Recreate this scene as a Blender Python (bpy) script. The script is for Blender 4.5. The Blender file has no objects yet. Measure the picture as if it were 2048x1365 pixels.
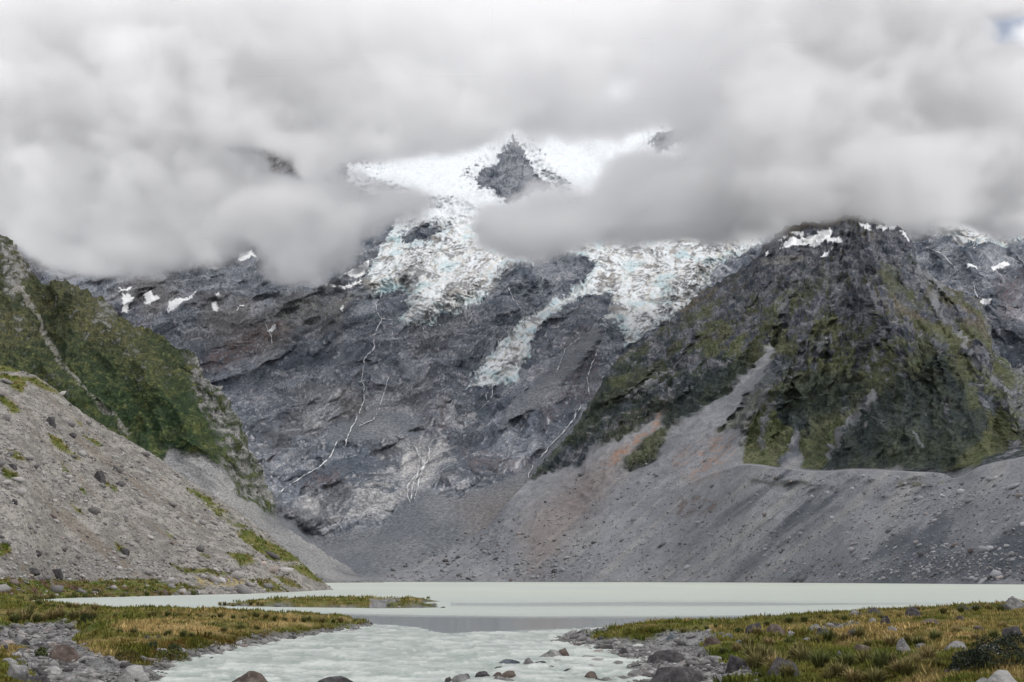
import bpy, math, random, time
import numpy as np
T0 = time.time()
R = math.radians
scene = bpy.context.scene
C = scene.collection

# ------------------------------------------------------------------ camera
FPX, HZ, CAMH = 2500.0, 1160.0, 3.0          # focal length and horizon row in photo pixels, eye height above the lake
TH = math.atan((HZ - 682.5) / FPX)
cam_data = bpy.data.cameras.new('camera')
cam_data.sensor_width = 36.0
cam_data.lens = 36.0 * FPX / 2048.0
cam_data.clip_start = 0.5
cam_data.clip_end = 60000.0
cam = bpy.data.objects.new('camera', cam_data)
cam.location = (0, 0, CAMH)
cam.rotation_euler = (math.pi / 2 + TH, 0, 0)
C.objects.link(cam)
scene.camera = cam

# ------------------------------------------------------------------ world, sun, exposure
SUN_EL, SUN_AZ = R(46), R(112)               # sun high, behind the camera and to the right
world = bpy.data.worlds.new("World")
scene.world = world
world.use_nodes = True
def build_world():
    nt = world.node_tree; nt.nodes.clear()
    N, L = nt.nodes.new, nt.links.new
    out = N('ShaderNodeOutputWorld'); bg = N('ShaderNodeBackground'); bg.inputs['Strength'].default_value = 0.1
    sky = N('ShaderNodeTexSky'); sky.sky_type = 'NISHITA'; sky.sun_disc = False
    sky.sun_elevation = SUN_EL; sky.sun_rotation = SUN_AZ
    sky.dust_density = 2.0
    tc = N('ShaderNodeTexCoord')
    mp = N('ShaderNodeMapping'); mp.inputs['Scale'].default_value = (1, 1, 2.2)
    L(tc.outputs['Generated'], mp.inputs['Vector'])
    n1 = N('ShaderNodeTexNoise'); n1.inputs['Scale'].default_value = 3.1; n1.inputs['Detail'].default_value = 6
    n1.inputs['Roughness'].default_value = 0.48
    L(mp.outputs[0], n1.inputs['Vector'])
    cr = N('ShaderNodeValToRGB')
    cr.color_ramp.elements[0].position = 0.33; cr.color_ramp.elements[0].color = (9.0, 9.0, 9.35, 1)
    cr.color_ramp.elements[1].position = 0.66; cr.color_ramp.elements[1].color = (12.0, 11.95, 12.2, 1)
    L(n1.outputs['Fac'], cr.inputs[0])
    # a small gap of blue between the clouds, high over the ridge on the right
    gd = N('ShaderNodeVectorMath'); gd.operation = 'DISTANCE'
    L(tc.outputs['Generated'], gd.inputs[0])
    gx, gz = (2035 - 1024) / FPX, 0.465
    ln = math.sqrt(1 + gx * gx + gz * gz)
    gd.inputs[1].default_value = (gx / ln, 1 / ln, gz / ln)
    n2 = N('ShaderNodeTexNoise'); n2.inputs['Scale'].default_value = 24; n2.inputs['Detail'].default_value = 4
    L(mp.outputs[0], n2.inputs['Vector'])
    a1 = N('ShaderNodeMath'); a1.operation = 'MULTIPLY_ADD'; a1.inputs[1].default_value = -0.05
    L(n2.outputs['Fac'], a1.inputs[0]); L(gd.outputs['Value'], a1.inputs[2])
    mr = N('ShaderNodeMapRange'); mr.inputs['From Min'].default_value = -0.012; mr.inputs['From Max'].default_value = 0.022
    mr.inputs['To Min'].default_value = 0.25; mr.inputs['To Max'].default_value = 1.0; mr.interpolation_type = 'SMOOTHSTEP'
    L(a1.outputs[0], mr.inputs['Value'])
    mx = N('ShaderNodeMix'); mx.data_type = 'RGBA'
    L(mr.outputs[0], mx.inputs[0]); L(sky.outputs[0], mx.inputs[6]); L(cr.outputs[0], mx.inputs[7])
    L(mx.outputs[2], bg.inputs['Color']); L(bg.outputs[0], out.inputs[0])
build_world()
sun_d = bpy.data.lights.new('sun', 'SUN'); sun_d.energy = 1.4; sun_d.angle = R(14); sun_d.color = (1.0, 0.97, 0.92)
sun = bpy.data.objects.new('sun', sun_d)
sun.rotation_euler = (math.pi / 2 - SUN_EL, 0, math.pi - SUN_AZ)
C.objects.link(sun)
scene.view_settings.view_transform = 'Standard'
scene.view_settings.look = 'None'
scene.view_settings.exposure = 0.0
scene.view_settings.gamma = 1.0
scene.view_settings.use_curve_mapping = False
cy = scene.cycles
cy.max_bounces = 12; cy.diffuse_bounces = 2; cy.glossy_bounces = 2; cy.transmission_bounces = 2
cy.transparent_max_bounces = 8; cy.volume_bounces = 10
cy.volume_step_rate = 3.0; cy.volume_max_steps = 128
cy.use_denoising = True; cy.caustics_reflective = False; cy.caustics_refractive = False
cy.use_adaptive_sampling = True; cy.adaptive_threshold = 0.02

# ------------------------------------------------------------------ projection helpers (photo pixels <-> rays from the camera)
ct, st = math.cos(TH), math.sin(TH)
def ray(px, py):
    a = (np.asarray(px, float) - 1024.0) / FPX
    b = (682.5 - np.asarray(py, float)) / FPX
    den = ct - b * st
    return a / den, (st + b * ct) / den          # x/y and z/y
def at_depth(px, py, d):
    u, t = ray(px, py)
    return u * d, d + 0 * u, CAMH + t * d
def on_level(px, py, z=0.0):
    u, t = ray(px, py)
    d = (z - CAMH) / t
    return u * d, d
def to_px(x, y, z):
    t = (z - CAMH) / y; u = x / y
    b = (t * ct - st) / (ct + t * st)
    return 1024 + FPX * u * (ct - b * st), 682.5 - FPX * b

# ------------------------------------------------------------------ numpy noise
_rs = np.random.RandomState(7)
_perm = _rs.permutation(4096).astype(np.int64)
_g3 = _rs.normal(size=(4096, 3)); _g3 /= np.linalg.norm(_g3, axis=1)[:, None]; _g3 = _g3.astype(np.float32)
def noise3(x, y, z):
    x, y, z = np.broadcast_arrays(np.asarray(x, float), np.asarray(y, float), np.asarray(z, float))
    xi = np.floor(x).astype(np.int64); yi = np.floor(y).astype(np.int64); zi = np.floor(z).astype(np.int64)
    xf = (x - xi).astype(np.float32); yf = (y - yi).astype(np.float32); zf = (z - zi).astype(np.float32)
    w = lambda t: t * t * t * (t * (t * 6 - 15) + 10)
    u, v, s = w(xf), w(yf), w(zf)
    def g(i, j, k):
        h = _perm[(zi + k) & 4095]
        h = _perm[(h + yi + j) & 4095]
        h = _perm[(h + xi + i) & 4095]
        gg = _g3[h]
        return gg[..., 0] * (xf - i) + gg[..., 1] * (yf - j) + gg[..., 2] * (zf - k)
    def lerp(a, b, t): return a + (b - a) * t
    a = lerp(lerp(g(0, 0, 0), g(1, 0, 0), u), lerp(g(0, 1, 0), g(1, 1, 0), u), v)
    b = lerp(lerp(g(0, 0, 1), g(1, 0, 1), u), lerp(g(0, 1, 1), g(1, 1, 1), u), v)
    return lerp(a, b, s) * 1.7
def fbm(x, y, z, octv=5, gain=0.5, lac=2.03):
    r = 0; a = 1.0; f = 1.0; n = 0
    for i in range(octv):
        r = r + a * noise3(np.asarray(x) * f + 17.3 * i, np.asarray(y) * f - 9.1 * i, np.asarray(z) * f + 5.7 * i)
        n += a; a *= gain; f *= lac
    return r / n * 1.6
def ridged(x, y, z, octv=5, gain=0.5, lac=2.07):
    """0..1, sharp crests at 1"""
    r = 0; a = 1.0; f = 1.0; n = 0; w = 1.0
    for i in range(octv):
        s = 1 - np.abs(noise3(np.asarray(x) * f + 31.7 * i, np.asarray(y) * f + 3.3 * i, np.asarray(z) * f - 8.9 * i)) * 1.6
        s = np.clip(s, 0, 1) ** 2
        r = r + a * s * w; w = np.clip(s * 1.6, 0, 1)
        n += a; a *= gain; f *= lac
    return r / n
def sstep(a, b, x):
    t = np.clip((x - a) / (b - a), 0, 1); return t * t * (3 - 2 * t)
def mix(a, b, f):
    f = np.asarray(f)[..., None]                 # a, b are colours, or arrays of colours
    return a * (1 - f) + b * f
def curve(pts, x):
    """smooth monotone cubic through the points"""
    p = np.array(pts, float); xs, ys = p[:, 0], p[:, 1]
    x = np.clip(x, xs[0], xs[-1])
    dx = np.diff(xs); sl = np.diff(ys) / dx
    m = np.zeros(len(xs)); m[0], m[-1] = sl[0], sl[-1]
    if len(xs) > 2:
        a, b = sl[:-1], sl[1:]
        m[1:-1] = np.where(a * b > 0, 2 * a * b / (a + b + 1e-12 * np.sign(a + b + 1e-30)), 0)
    i = np.clip(np.searchsorted(xs, x, side='right') - 1, 0, len(dx) - 1)
    t = (x - xs[i]) / dx[i]; h = dx[i]
    return ((1 + 2 * t) * (1 - t) ** 2 * ys[i] + t * (1 - t) ** 2 * h * m[i] + t * t * (3 - 2 * t) * ys[i + 1] + t * t * (t - 1) * h * m[i + 1])
def scurve(pts, x, s=45.0):
    """broad smooth curve for distances"""
    p = np.array(pts, float); o = np.linspace(-2, 2, 17); w = np.exp(-o * o / 2); w /= w.sum()
    return sum(wi * np.interp(x + oi * s, p[:, 0], p[:, 1]) for oi, wi in zip(o, w))
def seg_dist(px, py, pts):
    """distance to an open polyline, and the running length fraction of the nearest point"""
    best = np.full(np.shape(px), 1e9); frac = np.zeros(np.shape(px)); n = len(pts) - 1
    for i in range(n):
        (x0, y0), (x1, y1) = pts[i][:2], pts[i + 1][:2]
        dx, dy = x1 - x0, y1 - y0; q = dx * dx + dy * dy + 1e-9
        t = np.clip(((px - x0) * dx + (py - y0) * dy) / q, 0, 1)
        d = np.hypot(px - x0 - t * dx, py - y0 - t * dy)
        m = d < best; best = np.where(m, d, best); frac = np.where(m, (i + t) / n, frac)
    return best, frac
def poly_sd(px, py, pts):
    """signed distance to a polygon, positive inside"""
    d, _ = seg_dist(px, py, list(pts) + [pts[0]])
    ins = np.zeros(np.shape(px), bool); n = len(pts)
    for i in range(n):
        (x0, y0), (x1, y1) = pts[i], pts[(i + 1) % n]
        if y0 == y1: continue
        c = ((y0 > py) != (y1 > py)) & (px < (x1 - x0) * (py - y0) / (y1 - y0) + x0)
        ins ^= c
    return np.where(ins, d, -d)
def rgb(*c): return np.array(c, float)

# ------------------------------------------------------------------ object helpers
def tag(o, label=None, category=None, group=None, kind=None):
    if label: o['label'] = label
    if category: o['category'] = category
    if group: o['group'] = group
    if kind: o['kind'] = kind
    return o
def mesh_obj(name, verts, faces, mat=None, cols=None, parent=None, smooth=True, link=True, extra=None):
    """verts (n,3) array, faces (m,k) array of one polygon size"""
    me = bpy.data.meshes.new(name)
    verts = np.asarray(verts, np.float32); faces = np.asarray(faces, np.int32)
    k = faces.shape[1]; m = len(faces)
    me.vertices.add(len(verts)); me.vertices.foreach_set('co', verts.ravel())
    me.loops.add(m * k); me.loops.foreach_set('vertex_index', faces.ravel())
    me.polygons.add(m); me.polygons.foreach_set('loop_start', np.arange(0, m * k, k, dtype=np.int32))
    if smooth: me.polygons.foreach_set('use_smooth', np.ones(m, bool))
    me.update(calc_edges=True)
    if cols is not None:
        a = me.attributes.new('tint', 'FLOAT_COLOR', 'POINT')
        a.data.foreach_set('color', np.concatenate([cols, np.ones((len(cols), 1))], 1).astype(np.float32).ravel())
    if extra:
        for kx, v in extra.items():
            a = me.attributes.new(kx, 'FLOAT', 'POINT'); a.data.foreach_set('value', np.asarray(v, np.float32))
    if mat: me.materials.append(mat)
    o = bpy.data.objects.new(name, me)
    if link: C.objects.link(o)
    if parent: o.parent = parent
    return o
def grid_faces(nr, nc):
    i = np.arange(nr - 1)[:, None] * nc + np.arange(nc - 1)[None, :]
    return np.stack([i, i + 1, i + nc + 1, i + nc], -1).reshape(-1, 4)
def split_obj(name, verts, faces, sel, mat, cols, **kw):
    f = faces[sel]; used, inv = np.unique(f, return_inverse=True)
    ex = kw.pop('extra', None)
    if ex: ex = {k: v[used] for k, v in ex.items()}
    return mesh_obj(name, verts[used], inv.reshape(f.shape), mat, cols[used], extra=ex, **kw)

# ------------------------------------------------------------------ materials
def material(name, base=None, rough=0.9, spec=0.2, noises=(), bump=(), tint=True, colour_var=0.0):
    """Principled BSDF; colour from the mesh's tint attribute, broken up by procedural noise.
    noises: (scale, low, high, detail) multiply the colour; bump: (scale, distance, detail)"""
    m = bpy.data.materials.new(name); m.use_nodes = True
    nt = m.node_tree; N, L = nt.nodes.new, nt.links.new
    b = nt.nodes['Principled BSDF']; b.inputs['Roughness'].default_value = rough
    b.inputs['Specular IOR Level'].default_value = spec
    geo = N('ShaderNodeNewGeometry')
    if tint:
        a = N('ShaderNodeAttribute'); a.attribute_name = 'tint'; col = a.outputs['Color']
    else:
        c = N('ShaderNodeRGB'); c.outputs[0].default_value = (*base, 1); col = c.outputs[0]
    for sc, lo, hi, det in noises:
        n = N('ShaderNodeTexNoise'); n.inputs['Scale'].default_value = sc; n.inputs['Detail'].default_value = det
        n.inputs['Roughness'].default_value = 0.62
        L(geo.outputs['Position'], n.inputs['Vector'])
        r = N('ShaderNodeMapRange'); r.inputs['From Min'].default_value = 0.3; r.inputs['From Max'].default_value = 0.7
        r.inputs['To Min'].default_value = lo; r.inputs['To Max'].default_value = hi
        L(n.outputs['Fac'], r.inputs['Value'])
        v = N('ShaderNodeVectorMath'); v.operation = 'SCALE'
        L(col, v.inputs[0]); L(r.outputs[0], v.inputs['Scale']); col = v.outputs[0]
    L(col, b.inputs['Base Color'])
    prev = None
    for sc, dist, det in bump:
        n = N('ShaderNodeTexNoise'); n.inputs['Scale'].default_value = sc; n.inputs['Detail'].default_value = det
        n.inputs['Roughness'].default_value = 0.65
        L(geo.outputs['Position'], n.inputs['Vector'])
        bp = N('ShaderNodeBump'); bp.inputs['Distance'].default_value = dist; bp.inputs['Strength'].default_value = 1.0
        L(n.outputs['Fac'], bp.inputs['Height'])
        if prev: L(prev, bp.inputs['Normal'])
        prev = bp.outputs[0]
    if prev: L(prev, b.inputs['Normal'])
    return m

# ================================================================== MOUNTAINS
M_rock = material('mountain_rock', rough=0.85, noises=((0.16, 0.48, 1.55, 5),), bump=((0.1, 9.0, 4),))
M_green = material('alpine_scrub', rough=0.95, spec=0.05, noises=((0.40, 0.45, 1.6, 4),), bump=((0.4, 3.0, 4),))
M_crag = material('scrub_and_crag', rough=0.95, spec=0.05, noises=((0.20, 0.45, 1.6, 5),), bump=((0.16, 6.0, 4),))
M_ice = material('glacier_ice', rough=0.6, spec=0.3, noises=((0.06, 0.88, 1.10, 5),), bump=((0.07, 4.0, 5),))
M_snow = material('old_snow', rough=0.7, spec=0.2, noises=((0.1, 0.93, 1.05, 3),), bump=((0.08, 1.5, 3),))

def layer_grid(pxs, curves, rows, jitter=None):
    """curves: list of (py(px), depth(px)) from foot to crest; inverse depth runs linearly in between, i.e. straight slopes"""
    PX = []; PY = []; D = []
    for k in range(len(curves) - 1):
        (y0, d0), (y1, d1) = curves[k], curves[k + 1]
        n = rows[k]
        for j in range(n + (k == len(curves) - 2)):
            v = j / n
            py = y0 * (1 - v) + y1 * v
            _, ta = ray(pxs, y0); _, tb = ray(pxs, y1); _, t = ray(pxs, py)
            w = np.where(np.abs(tb - ta) > 1e-6, (t - ta) / (tb - ta + 1e-12), v)
            D.append(1.0 / ((1 - w) / d0 + w / d1)); PX.append(pxs + 0 * py); PY.append(py)
    PX, PY, D = np.array(PX), np.array(PY), np.array(D)
    if jitter is not None:                       # ragged skyline: only the last rows move
        n = 14; w = np.linspace(0, 1, n + 1)[1:, None] ** 1.5
        PY[-n:] += jitter[None, :] * w
    return PX, PY, D
def add_back(X, Y, Z, steps=((60, 0.55), (260, 0.6), (800, 0.6)), zmin=-5):
    """close the crest with a slope falling away behind it"""
    xs, ys, zs = [X], [Y], [Z]
    for dd, sl in steps:
        f = (Y[-1] + dd) / Y[-1]
        xs.append((X[-1] * f)[None]); ys.append((Y[-1] + dd)[None]); zs.append(np.maximum(Z[-1] - dd * sl, zmin)[None])
    return np.concatenate(xs), np.concatenate(ys), np.concatenate(zs)

def push_out(X, Y, Z, sh, amount):
    """move points along the surface normal (towards the open side) by amount"""
    P = np.stack([X.reshape(sh), Y.reshape(sh), Z.reshape(sh)], -1)
    du = np.gradient(P, axis=1); dv = np.gradient(P, axis=0)
    k = np.ones(5) / 5
    N_ = np.cross(du, dv)
    for ax in (0, 1):
        N_ = np.apply_along_axis(lambda a: np.convolve(np.pad(a, 2, mode='edge'), k, 'valid'), ax, N_)
    N_ /= np.linalg.norm(N_, axis=-1, keepdims=True) + 1e-9
    N_ *= np.where(N_[..., 1:2] > 0, -1, 1)
    P = P + N_ * np.asarray(amount).reshape(sh)[..., None]
    return P[..., 0].ravel(), P[..., 1].ravel(), P[..., 2].ravel()

# ---- the high wall behind everything: rock, scree, hanging glaciers, snow
def far_wall():
    pxs = np.arange(-130, 2180, 2.0)
    nz = fbm(pxs / 260, 0, 3.1, 2); nj = fbm(pxs / 50, 0, 3.1, 6, .6)
    k = lambda v: np.full(pxs.shape, float(v))
    y0 = curve([(-130, 1163), (700, 1163), (1000, 1164), (2180, 1167)], pxs); d0 = k(1950)
    y1 = curve([(-130, 1090), (560, 1040), (650, 1090), (850, 1045), (1050, 1000), (2180, 1000)], pxs); d1 = k(2420)
    y2 = curve([(-130, 820), (540, 880), (900, 900), (1200, 820), (2180, 820)], pxs); d2 = k(2900)
    y3 = k(600); d3 = k(3900) + 120 * nz
    y4 = k(470); d4 = k(4450) + 150 * nz
    y5 = k(330) + 6 * nz; d5 = k(5300)
    y6 = k(236) + 9 * nz; d6 = k(6300)
    PX, PY, D = layer_grid(pxs, [(y0, d0), (y1, d1), (y2, d2), (y3, d3), (y4, d4), (y5, d5), (y6, d6)], [56, 82, 140, 70, 76, 34], 10 * nj)
    sh = PX.shape
    px, py, d = PX.ravel(), PY.ravel(), D.ravel()
    X, Y, Z = at_depth(px, py, d)
    w1 = fbm(X / 260, Y / 500, Z / 260, 4); w2 = fbm(X / 260 + 50, Y / 500, Z / 260, 4)
    wpx, wpy = px + 7 * fbm(X / 40, 0, Z / 40, 4), py + 7 * fbm(X / 40, 9, Z / 40, 4)
    # --- masks
    scree_pts = [(560, 1030), (640, 1075), (760, 1050), (800, 1010), (850, 970), (900, 1000), (985, 965), (1060, 935), (1180, 800), (1400, 700), (1500, 1200), (560, 1200)]
    scree = sstep(-8, 10, poly_sd(wpx, wpy, scree_pts))
    scree = np.maximum(scree, sstep(-6, 6, poly_sd(wpx, wpy, [(640, 880), (720, 830), (800, 822), (860, 850), (800, 872), (700, 885)])) * 0.9)
    scree = np.maximum(scree, sstep(-6, 6, poly_sd(wpx, wpy, [(1010, 820), (1090, 740), (1180, 655), (1210, 660), (1150, 740), (1080, 810), (1000, 860)])) * 0.8)
    slab = sstep(-10, 22, poly_sd(wpx, wpy, [(590, 1000), (640, 940), (760, 890), (880, 870), (960, 900), (940, 950), (860, 960), (800, 1005), (760, 1040), (640, 1050), (600, 1040)]))
    # --- relief: gullies falling to the lower left, folded tilted layers; displaces along the view depth
    w3 = fbm(X / 150, 11, Z / 150, 4); w4 = fbm(X / 150, 21, Z / 150, 4)
    ca, sa = math.cos(R(30)), math.sin(R(30))
    U = X * ca + Z * sa + 55 * w3; V = -X * sa + Z * ca + 55 * w4
    ga = .88 * X - .47 * Z + 70 * w1; gb = .47 * X + .88 * Z
    big = ridged(ga / 420, 2.5, gb / 1300 + 4, 3) - 0.5
    mid = ridged(ga / 110, 2.2, gb / 330, 4) - 0.5
    knob = fbm(X / 75, 4.4, Z / 75, 4)
    strata = ridged(U / 170, 7.7, V / 30, 3) - 0.45
    fine = fbm(U / 24, 1.1, V / 9, 3)
    rel = -150 * big - 78 * mid; det = 13 * knob + 13 * strata + 4.0 * fine
    for pts, amp, wd in (([(740, 520), (690, 590), (640, 650), (620, 760), (600, 900)], 150, 110), ([(560, 560), (640, 570), (720, 540)], 60, 60),
                         ([(1180, 520), (1160, 600), (1100, 680), (1060, 760)], 60, 80), ([(1000, 540), (990, 640), (930, 720)], 60, 60),
                         ([(1030, 275), (1000, 330), (1020, 390)], 130, 60), ([(880, 870), (760, 960), (640, 1040)], 70, 70)):
        ds, _ = seg_dist(px, py, pts); rel = rel - amp * np.clip(1 - ds / wd, 0, 1) ** 1.3
    for pts, amp, wd in (([(755, 600), (740, 700), (725, 800), (680, 900), (560, 980)], 60, 40), ([(545, 640), (545, 760), (560, 900)], 90, 60),
                         ([(870, 660), (850, 800), (850, 900)], 45, 50), ([(1200, 660), (1170, 780), (1080, 920)], 60, 35)):
        ds, _ = seg_dist(px, py, pts); rel = rel + amp * np.clip(1 - ds / wd, 0, 1)
    damp = (1 - 0.93 * scree) * (1 - 0.35 * slab) * sstep(1163, 1110, py)
    rel = rel * damp * sstep(1800, 3200, d + 500); det = det * damp
    deb = sstep(-5, 60, poly_sd(px, py, [(640, 1160), (820, 1040), (1000, 985), (1120, 1000), (1180, 1165)]))
    rel = rel + scree * (7 * fbm(X / 90, 2, Z / 40, 3) - 3.0 * deb * fbm(X / 12, 3, Z / 8, 4)) * sstep(1163, 1150, py)
    # --- glaciers
    G1 = [(781, 466), (760, 498), (753, 519), (725, 557), (725, 582), (746, 597), (767, 589), (809, 575), (806, 600), (816, 610), (802, 635), (816, 650), (869, 650), (883, 631), (939, 610), (985, 586), (999, 557), (1010, 533), (1077, 524), (1120, 480), (1150, 400), (960, 405), (900, 420), (800, 420)]
    G2 = [(1100, 609), (1137, 588), (1172, 560), (1190, 528), (1166, 512), (1120, 500), (1140, 380), (1560, 380), (1530, 484), (1443, 525), (1419, 553), (1405, 586), (1378, 613), (1322, 650), (1253, 694), (1243, 664), (1239, 637), (1196, 650), (1221, 622), (1222, 586), (1174, 590), (1137, 606), (1100, 634), (1082, 650), (1066, 685), (1053, 722), (1029, 759), (984, 771), (930, 777), (955, 742), (971, 710), (1004, 689), (1029, 660), (1052, 636)]
    G3 = [(660, 340), (700, 300), (760, 200), (1600, 200), (1620, 420), (1100, 425), (960, 420), (820, 425), (790, 400), (740, 385), (690, 355)]
    G4 = [(1840, 430), (2100, 430), (2040, 480), (2005, 492), (1985, 480), (1960, 490), (1935, 484), (1920, 498), (1905, 475), (1870, 465)]
    jx, jy = px + 11 * fbm(X / 45, 0, Z / 45, 5, .6) + 6 * fbm(X / 9, 0, Z / 9, 3), py + 9 * fbm(X / 45, 9, Z / 45, 5, .6) + 6 * fbm(X / 9, 5, Z / 9, 3)
    rocks = [[(1027, 273), (1048, 297), (1059, 325), (1080, 360), (1112, 378), (1063, 384), (1027, 403), (1006, 399), (992, 382), (954, 375), (952, 357), (968, 336), (992, 329), (999, 308), (1013, 290)],
             [(799, 470), (835, 452), (880, 449), (880, 470), (845, 482), (806, 482)],
             [(1300, 275), (1330, 262), (1430, 250), (1425, 270), (1350, 285), (1310, 310)],
             [(1340, 330), (1372, 340), (1360, 360), (1330, 350)],
             [(640, 250), (700, 300), (742, 318), (700, 332), (690, 360), (620, 380)],
             [(1098, 440), (1140, 432), (1160, 470), (1110, 480)]]
    rk = np.full(px.shape, -99.0)
    for r_ in rocks: rk = np.maximum(rk, poly_sd(jx, jy, r_))
    gl = {}
    for nm, P in (('g1', G1), ('g2', G2), ('g3', G3), ('g4', G4)):
        gl[nm] = np.minimum(poly_sd(jx, jy, P), -rk)
    gd = np.maximum.reduce(list(gl.values()))
    ice = gd > 0
    thick = 24 * sstep(0, 40, gd)
    fx_ = .50 * X + .87 * Z + 60 * w3; fy_ = .87 * X - .50 * Z + 60 * w4
    ser = ridged(fy_ / 46, Y / 90, fx_ / 15, 4)
    flow = ridged(U / 30 , 5, V / 14, 3)
    steep = sstep(420, 470, py)
    wi = sstep(-2, 34, gd); ri = rel * (.12 + .25 * steep) - thick - (13 * ser + 7 * flow) * (0.12 + 0.88 * steep)
    rel = rel * (1 - wi) + ri * wi - 5 * sstep(-1, 3, gd)
    # --- snow patches
    snow = [('long snow patch on the highest ledge', [(245, 590), (262, 592), (268, 596), (252, 622), (246, 618)]),
            ('', [(290, 590), (317, 591), (312, 600), (300, 607), (289, 603)]),
            ('', [(338, 600), (344, 606), (354, 604), (378, 592), (394, 584), (392, 588), (350, 616), (337, 625)]),
            ('', [(430, 588), (448, 594), (446, 600), (432, 596)]),
            ('', [(425, 608), (438, 610), (432, 618), (424, 615)]),
            ('', [(478, 510), (500, 503), (512, 513), (480, 520)]),
            ('', [(236, 582), (262, 574), (256, 584)]),
            ('', [(565, 540), (571, 540), (569, 553), (564, 550)]),
            ('', [(650, 566), (690, 572), (722, 558), (722, 568), (694, 577), (668, 574)]),
            ('', [(684, 546), (716, 536), (738, 522), (732, 548), (712, 556)]),
            ('', [(676, 620), (690, 612), (684, 622)]),
            ('', [(492, 606), (476, 618), (480, 612)]),
            ('', [(535, 660), (552, 652), (548, 662)]),
            ('', [(1935, 530), (1950, 528), (1954, 534), (1938, 536)]),
            ('', [(1985, 530), (2010, 524), (2022, 526), (2006, 536), (1990, 538)]),
            ('', [(1955, 605), (1970, 596), (1982, 600), (1972, 612)]),
            ('', [(1440, 700), (1000, 0), (1000, 0)])][:16]
    sid = np.zeros(px.shape, int)
    sx, sy = px + 5 * fbm(X / 22, 0, Z / 22, 5, .65), py + 4 * fbm(X / 22, 5, Z / 22, 5, .65)
    for i, (_, P) in enumerate(snow):
        b = np.array(P); m = (px > b[:, 0].min() - 8) & (px < b[:, 0].max() + 8) & (py > b[:, 1].min() - 8) & (py < b[:, 1].max() + 8)
        idx = np.where(m)[0]
        s_ = poly_sd(sx[idx], sy[idx], P) > -0.5
        sid[idx[s_]] = i + 1
    sid[ice] = 0
    rel = np.where(sid > 0, rel - 5, rel)
    d2_ = d + rel
    X, Y, Z = at_depth(px, py, d2_)
    X, Y, Z = push_out(X, Y, Z, sh, det * (1 - .8 * wi)); d2_ = np.where(d2_ > Y, Y, d2_)
    # --- colour of the ground itself
    n1 = fbm(U / 120, 3.0, V / 60, 4); n2 = fbm(U / 26, 5.0, V / 6.5, 4, .6); n3 = fbm(X / 330, 1.0, Z / 330, 3); n4 = fbm(X / 7, 2, Z / 7, 3, .6)
    n6 = ridged(U / 95, 9.0, V / 17, 3); n7 = fbm(.6 * U / 40 + w1, 2.0, (V + .4 * U) / 9, 4, .6)
    c = mix(rgb(.092, .110, .138), rgb(.232, .250, .285), sstep(-.55, .6, n1 + .45 * n2))
    c = mix(c, rgb(.028, .039, .056), .9 * sstep(.10, .62, n7 + .25 * n3)); c = mix(c, rgb(.035, .042, .06), .6 * sstep(.62, .9, n6))
    c = mix(c, rgb(.47, .47, .49), .85 * sstep(.15, .62, -n2 + .35 * n1 - .3 * n4 + .15 * n3) * (1 - .35 * sstep(700, 560, py)))
    c = mix(c, rgb(.17, .150, .135), .5 * sstep(-.1, .6, n3 - .3 * n1) * sstep(1100, 600, px))
    lite = slab * sstep(-.35, .5, n1 + .5 * n2)
    c = mix(c, mix(rgb(.30, .30, .31), rgb(.50, .49, .48), sstep(-.3, .4, n2 + n4)), 0.9 * lite); c = mix(c, rgb(.10, .105, .12), .6 * slab * sstep(.25, .55, n7))
    for pts, a in (([(400, 720), (470, 670), (570, 640), (590, 670), (480, 720), (410, 750)], .75), ([(880, 800), (895, 800), (890, 850), (878, 850)], .8), ([(600, 950), (700, 930), (690, 970), (610, 990)], .35),
                   ([(1060, 740), (1200, 700), (1220, 780), (1080, 860)], .3), ([(920, 890), (1000, 900), (1090, 930), (1050, 950), (940, 950)], .35), ([(1180, 660), (1130, 700), (1120, 690), (1170, 645)], .6), ([(660, 600), (700, 590), (690, 620)], .5), ([(1990, 560), (2048, 540), (2048, 640), (2000, 640)], .5)):
        q = sstep(-12, 18, poly_sd(wpx, wpy, pts)) * a * sstep(-.3, .4, n2 + n4)
        c = mix(c, rgb(.20, .125, .105), q)
    for pts, a in (([(560, 580), (720, 580), (700, 660), (600, 680), (520, 720), (540, 640)], .55), ([(520, 840), (550, 855), (540, 900), (510, 900)], .6), ([(940, 780), (1000, 780), (960, 850), (900, 850)], .3), ([(1150, 840), (1190, 800), (1200, 870), (1150, 900)], .4)):
        q = sstep(-20, 30, poly_sd(wpx, wpy, pts)) * a * sstep(-.4, .5, n1 - n4)
        c = mix(c, rgb(.085, .078, .040), q)
    sc = mix(rgb(.140, .152, .170), rgb(.185, .194, .210), sstep(-.5, .5, fbm(X / 140, 3, Z / 60, 4)))
    sc = mix(sc, rgb(.26, .26, .265), .55 * sstep(.3, .7, n4) * (0.4 + deb)); sc = mix(sc, rgb(.06, .065, .075), .6 * sstep(.25, .7, -n4) * deb)
    sc = mix(sc, rgb(.19, .165, .155), .6 * sstep(-30, 60, poly_sd(px, py, [(900, 1000), (1100, 940), (1160, 1165), (960, 1165)])) * sstep(-.4, .4, n3))
    c = mix(c, sc, scree)
    # ice colours: white snow high up, dirty cream and turquoise crevasses below
    f1 = fbm(fx_ / 150, 3, fy_ / 13, 4, .6); f2 = fbm(fy_ / 34, 7, fx_ / 8, 4, .58); f3 = fbm(X / 90, 5, Z / 70, 4)
    g = mix(rgb(.80, .82, .83), rgb(.70, .675, .63), sstep(-.3, .4, f1 + .3 * f3) * steep)
    g = mix(g, rgb(.50, .64, .67), .75 * sstep(.18, .55, f2 * .35 + f3) * (0.25 + 0.75 * steep))
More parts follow.
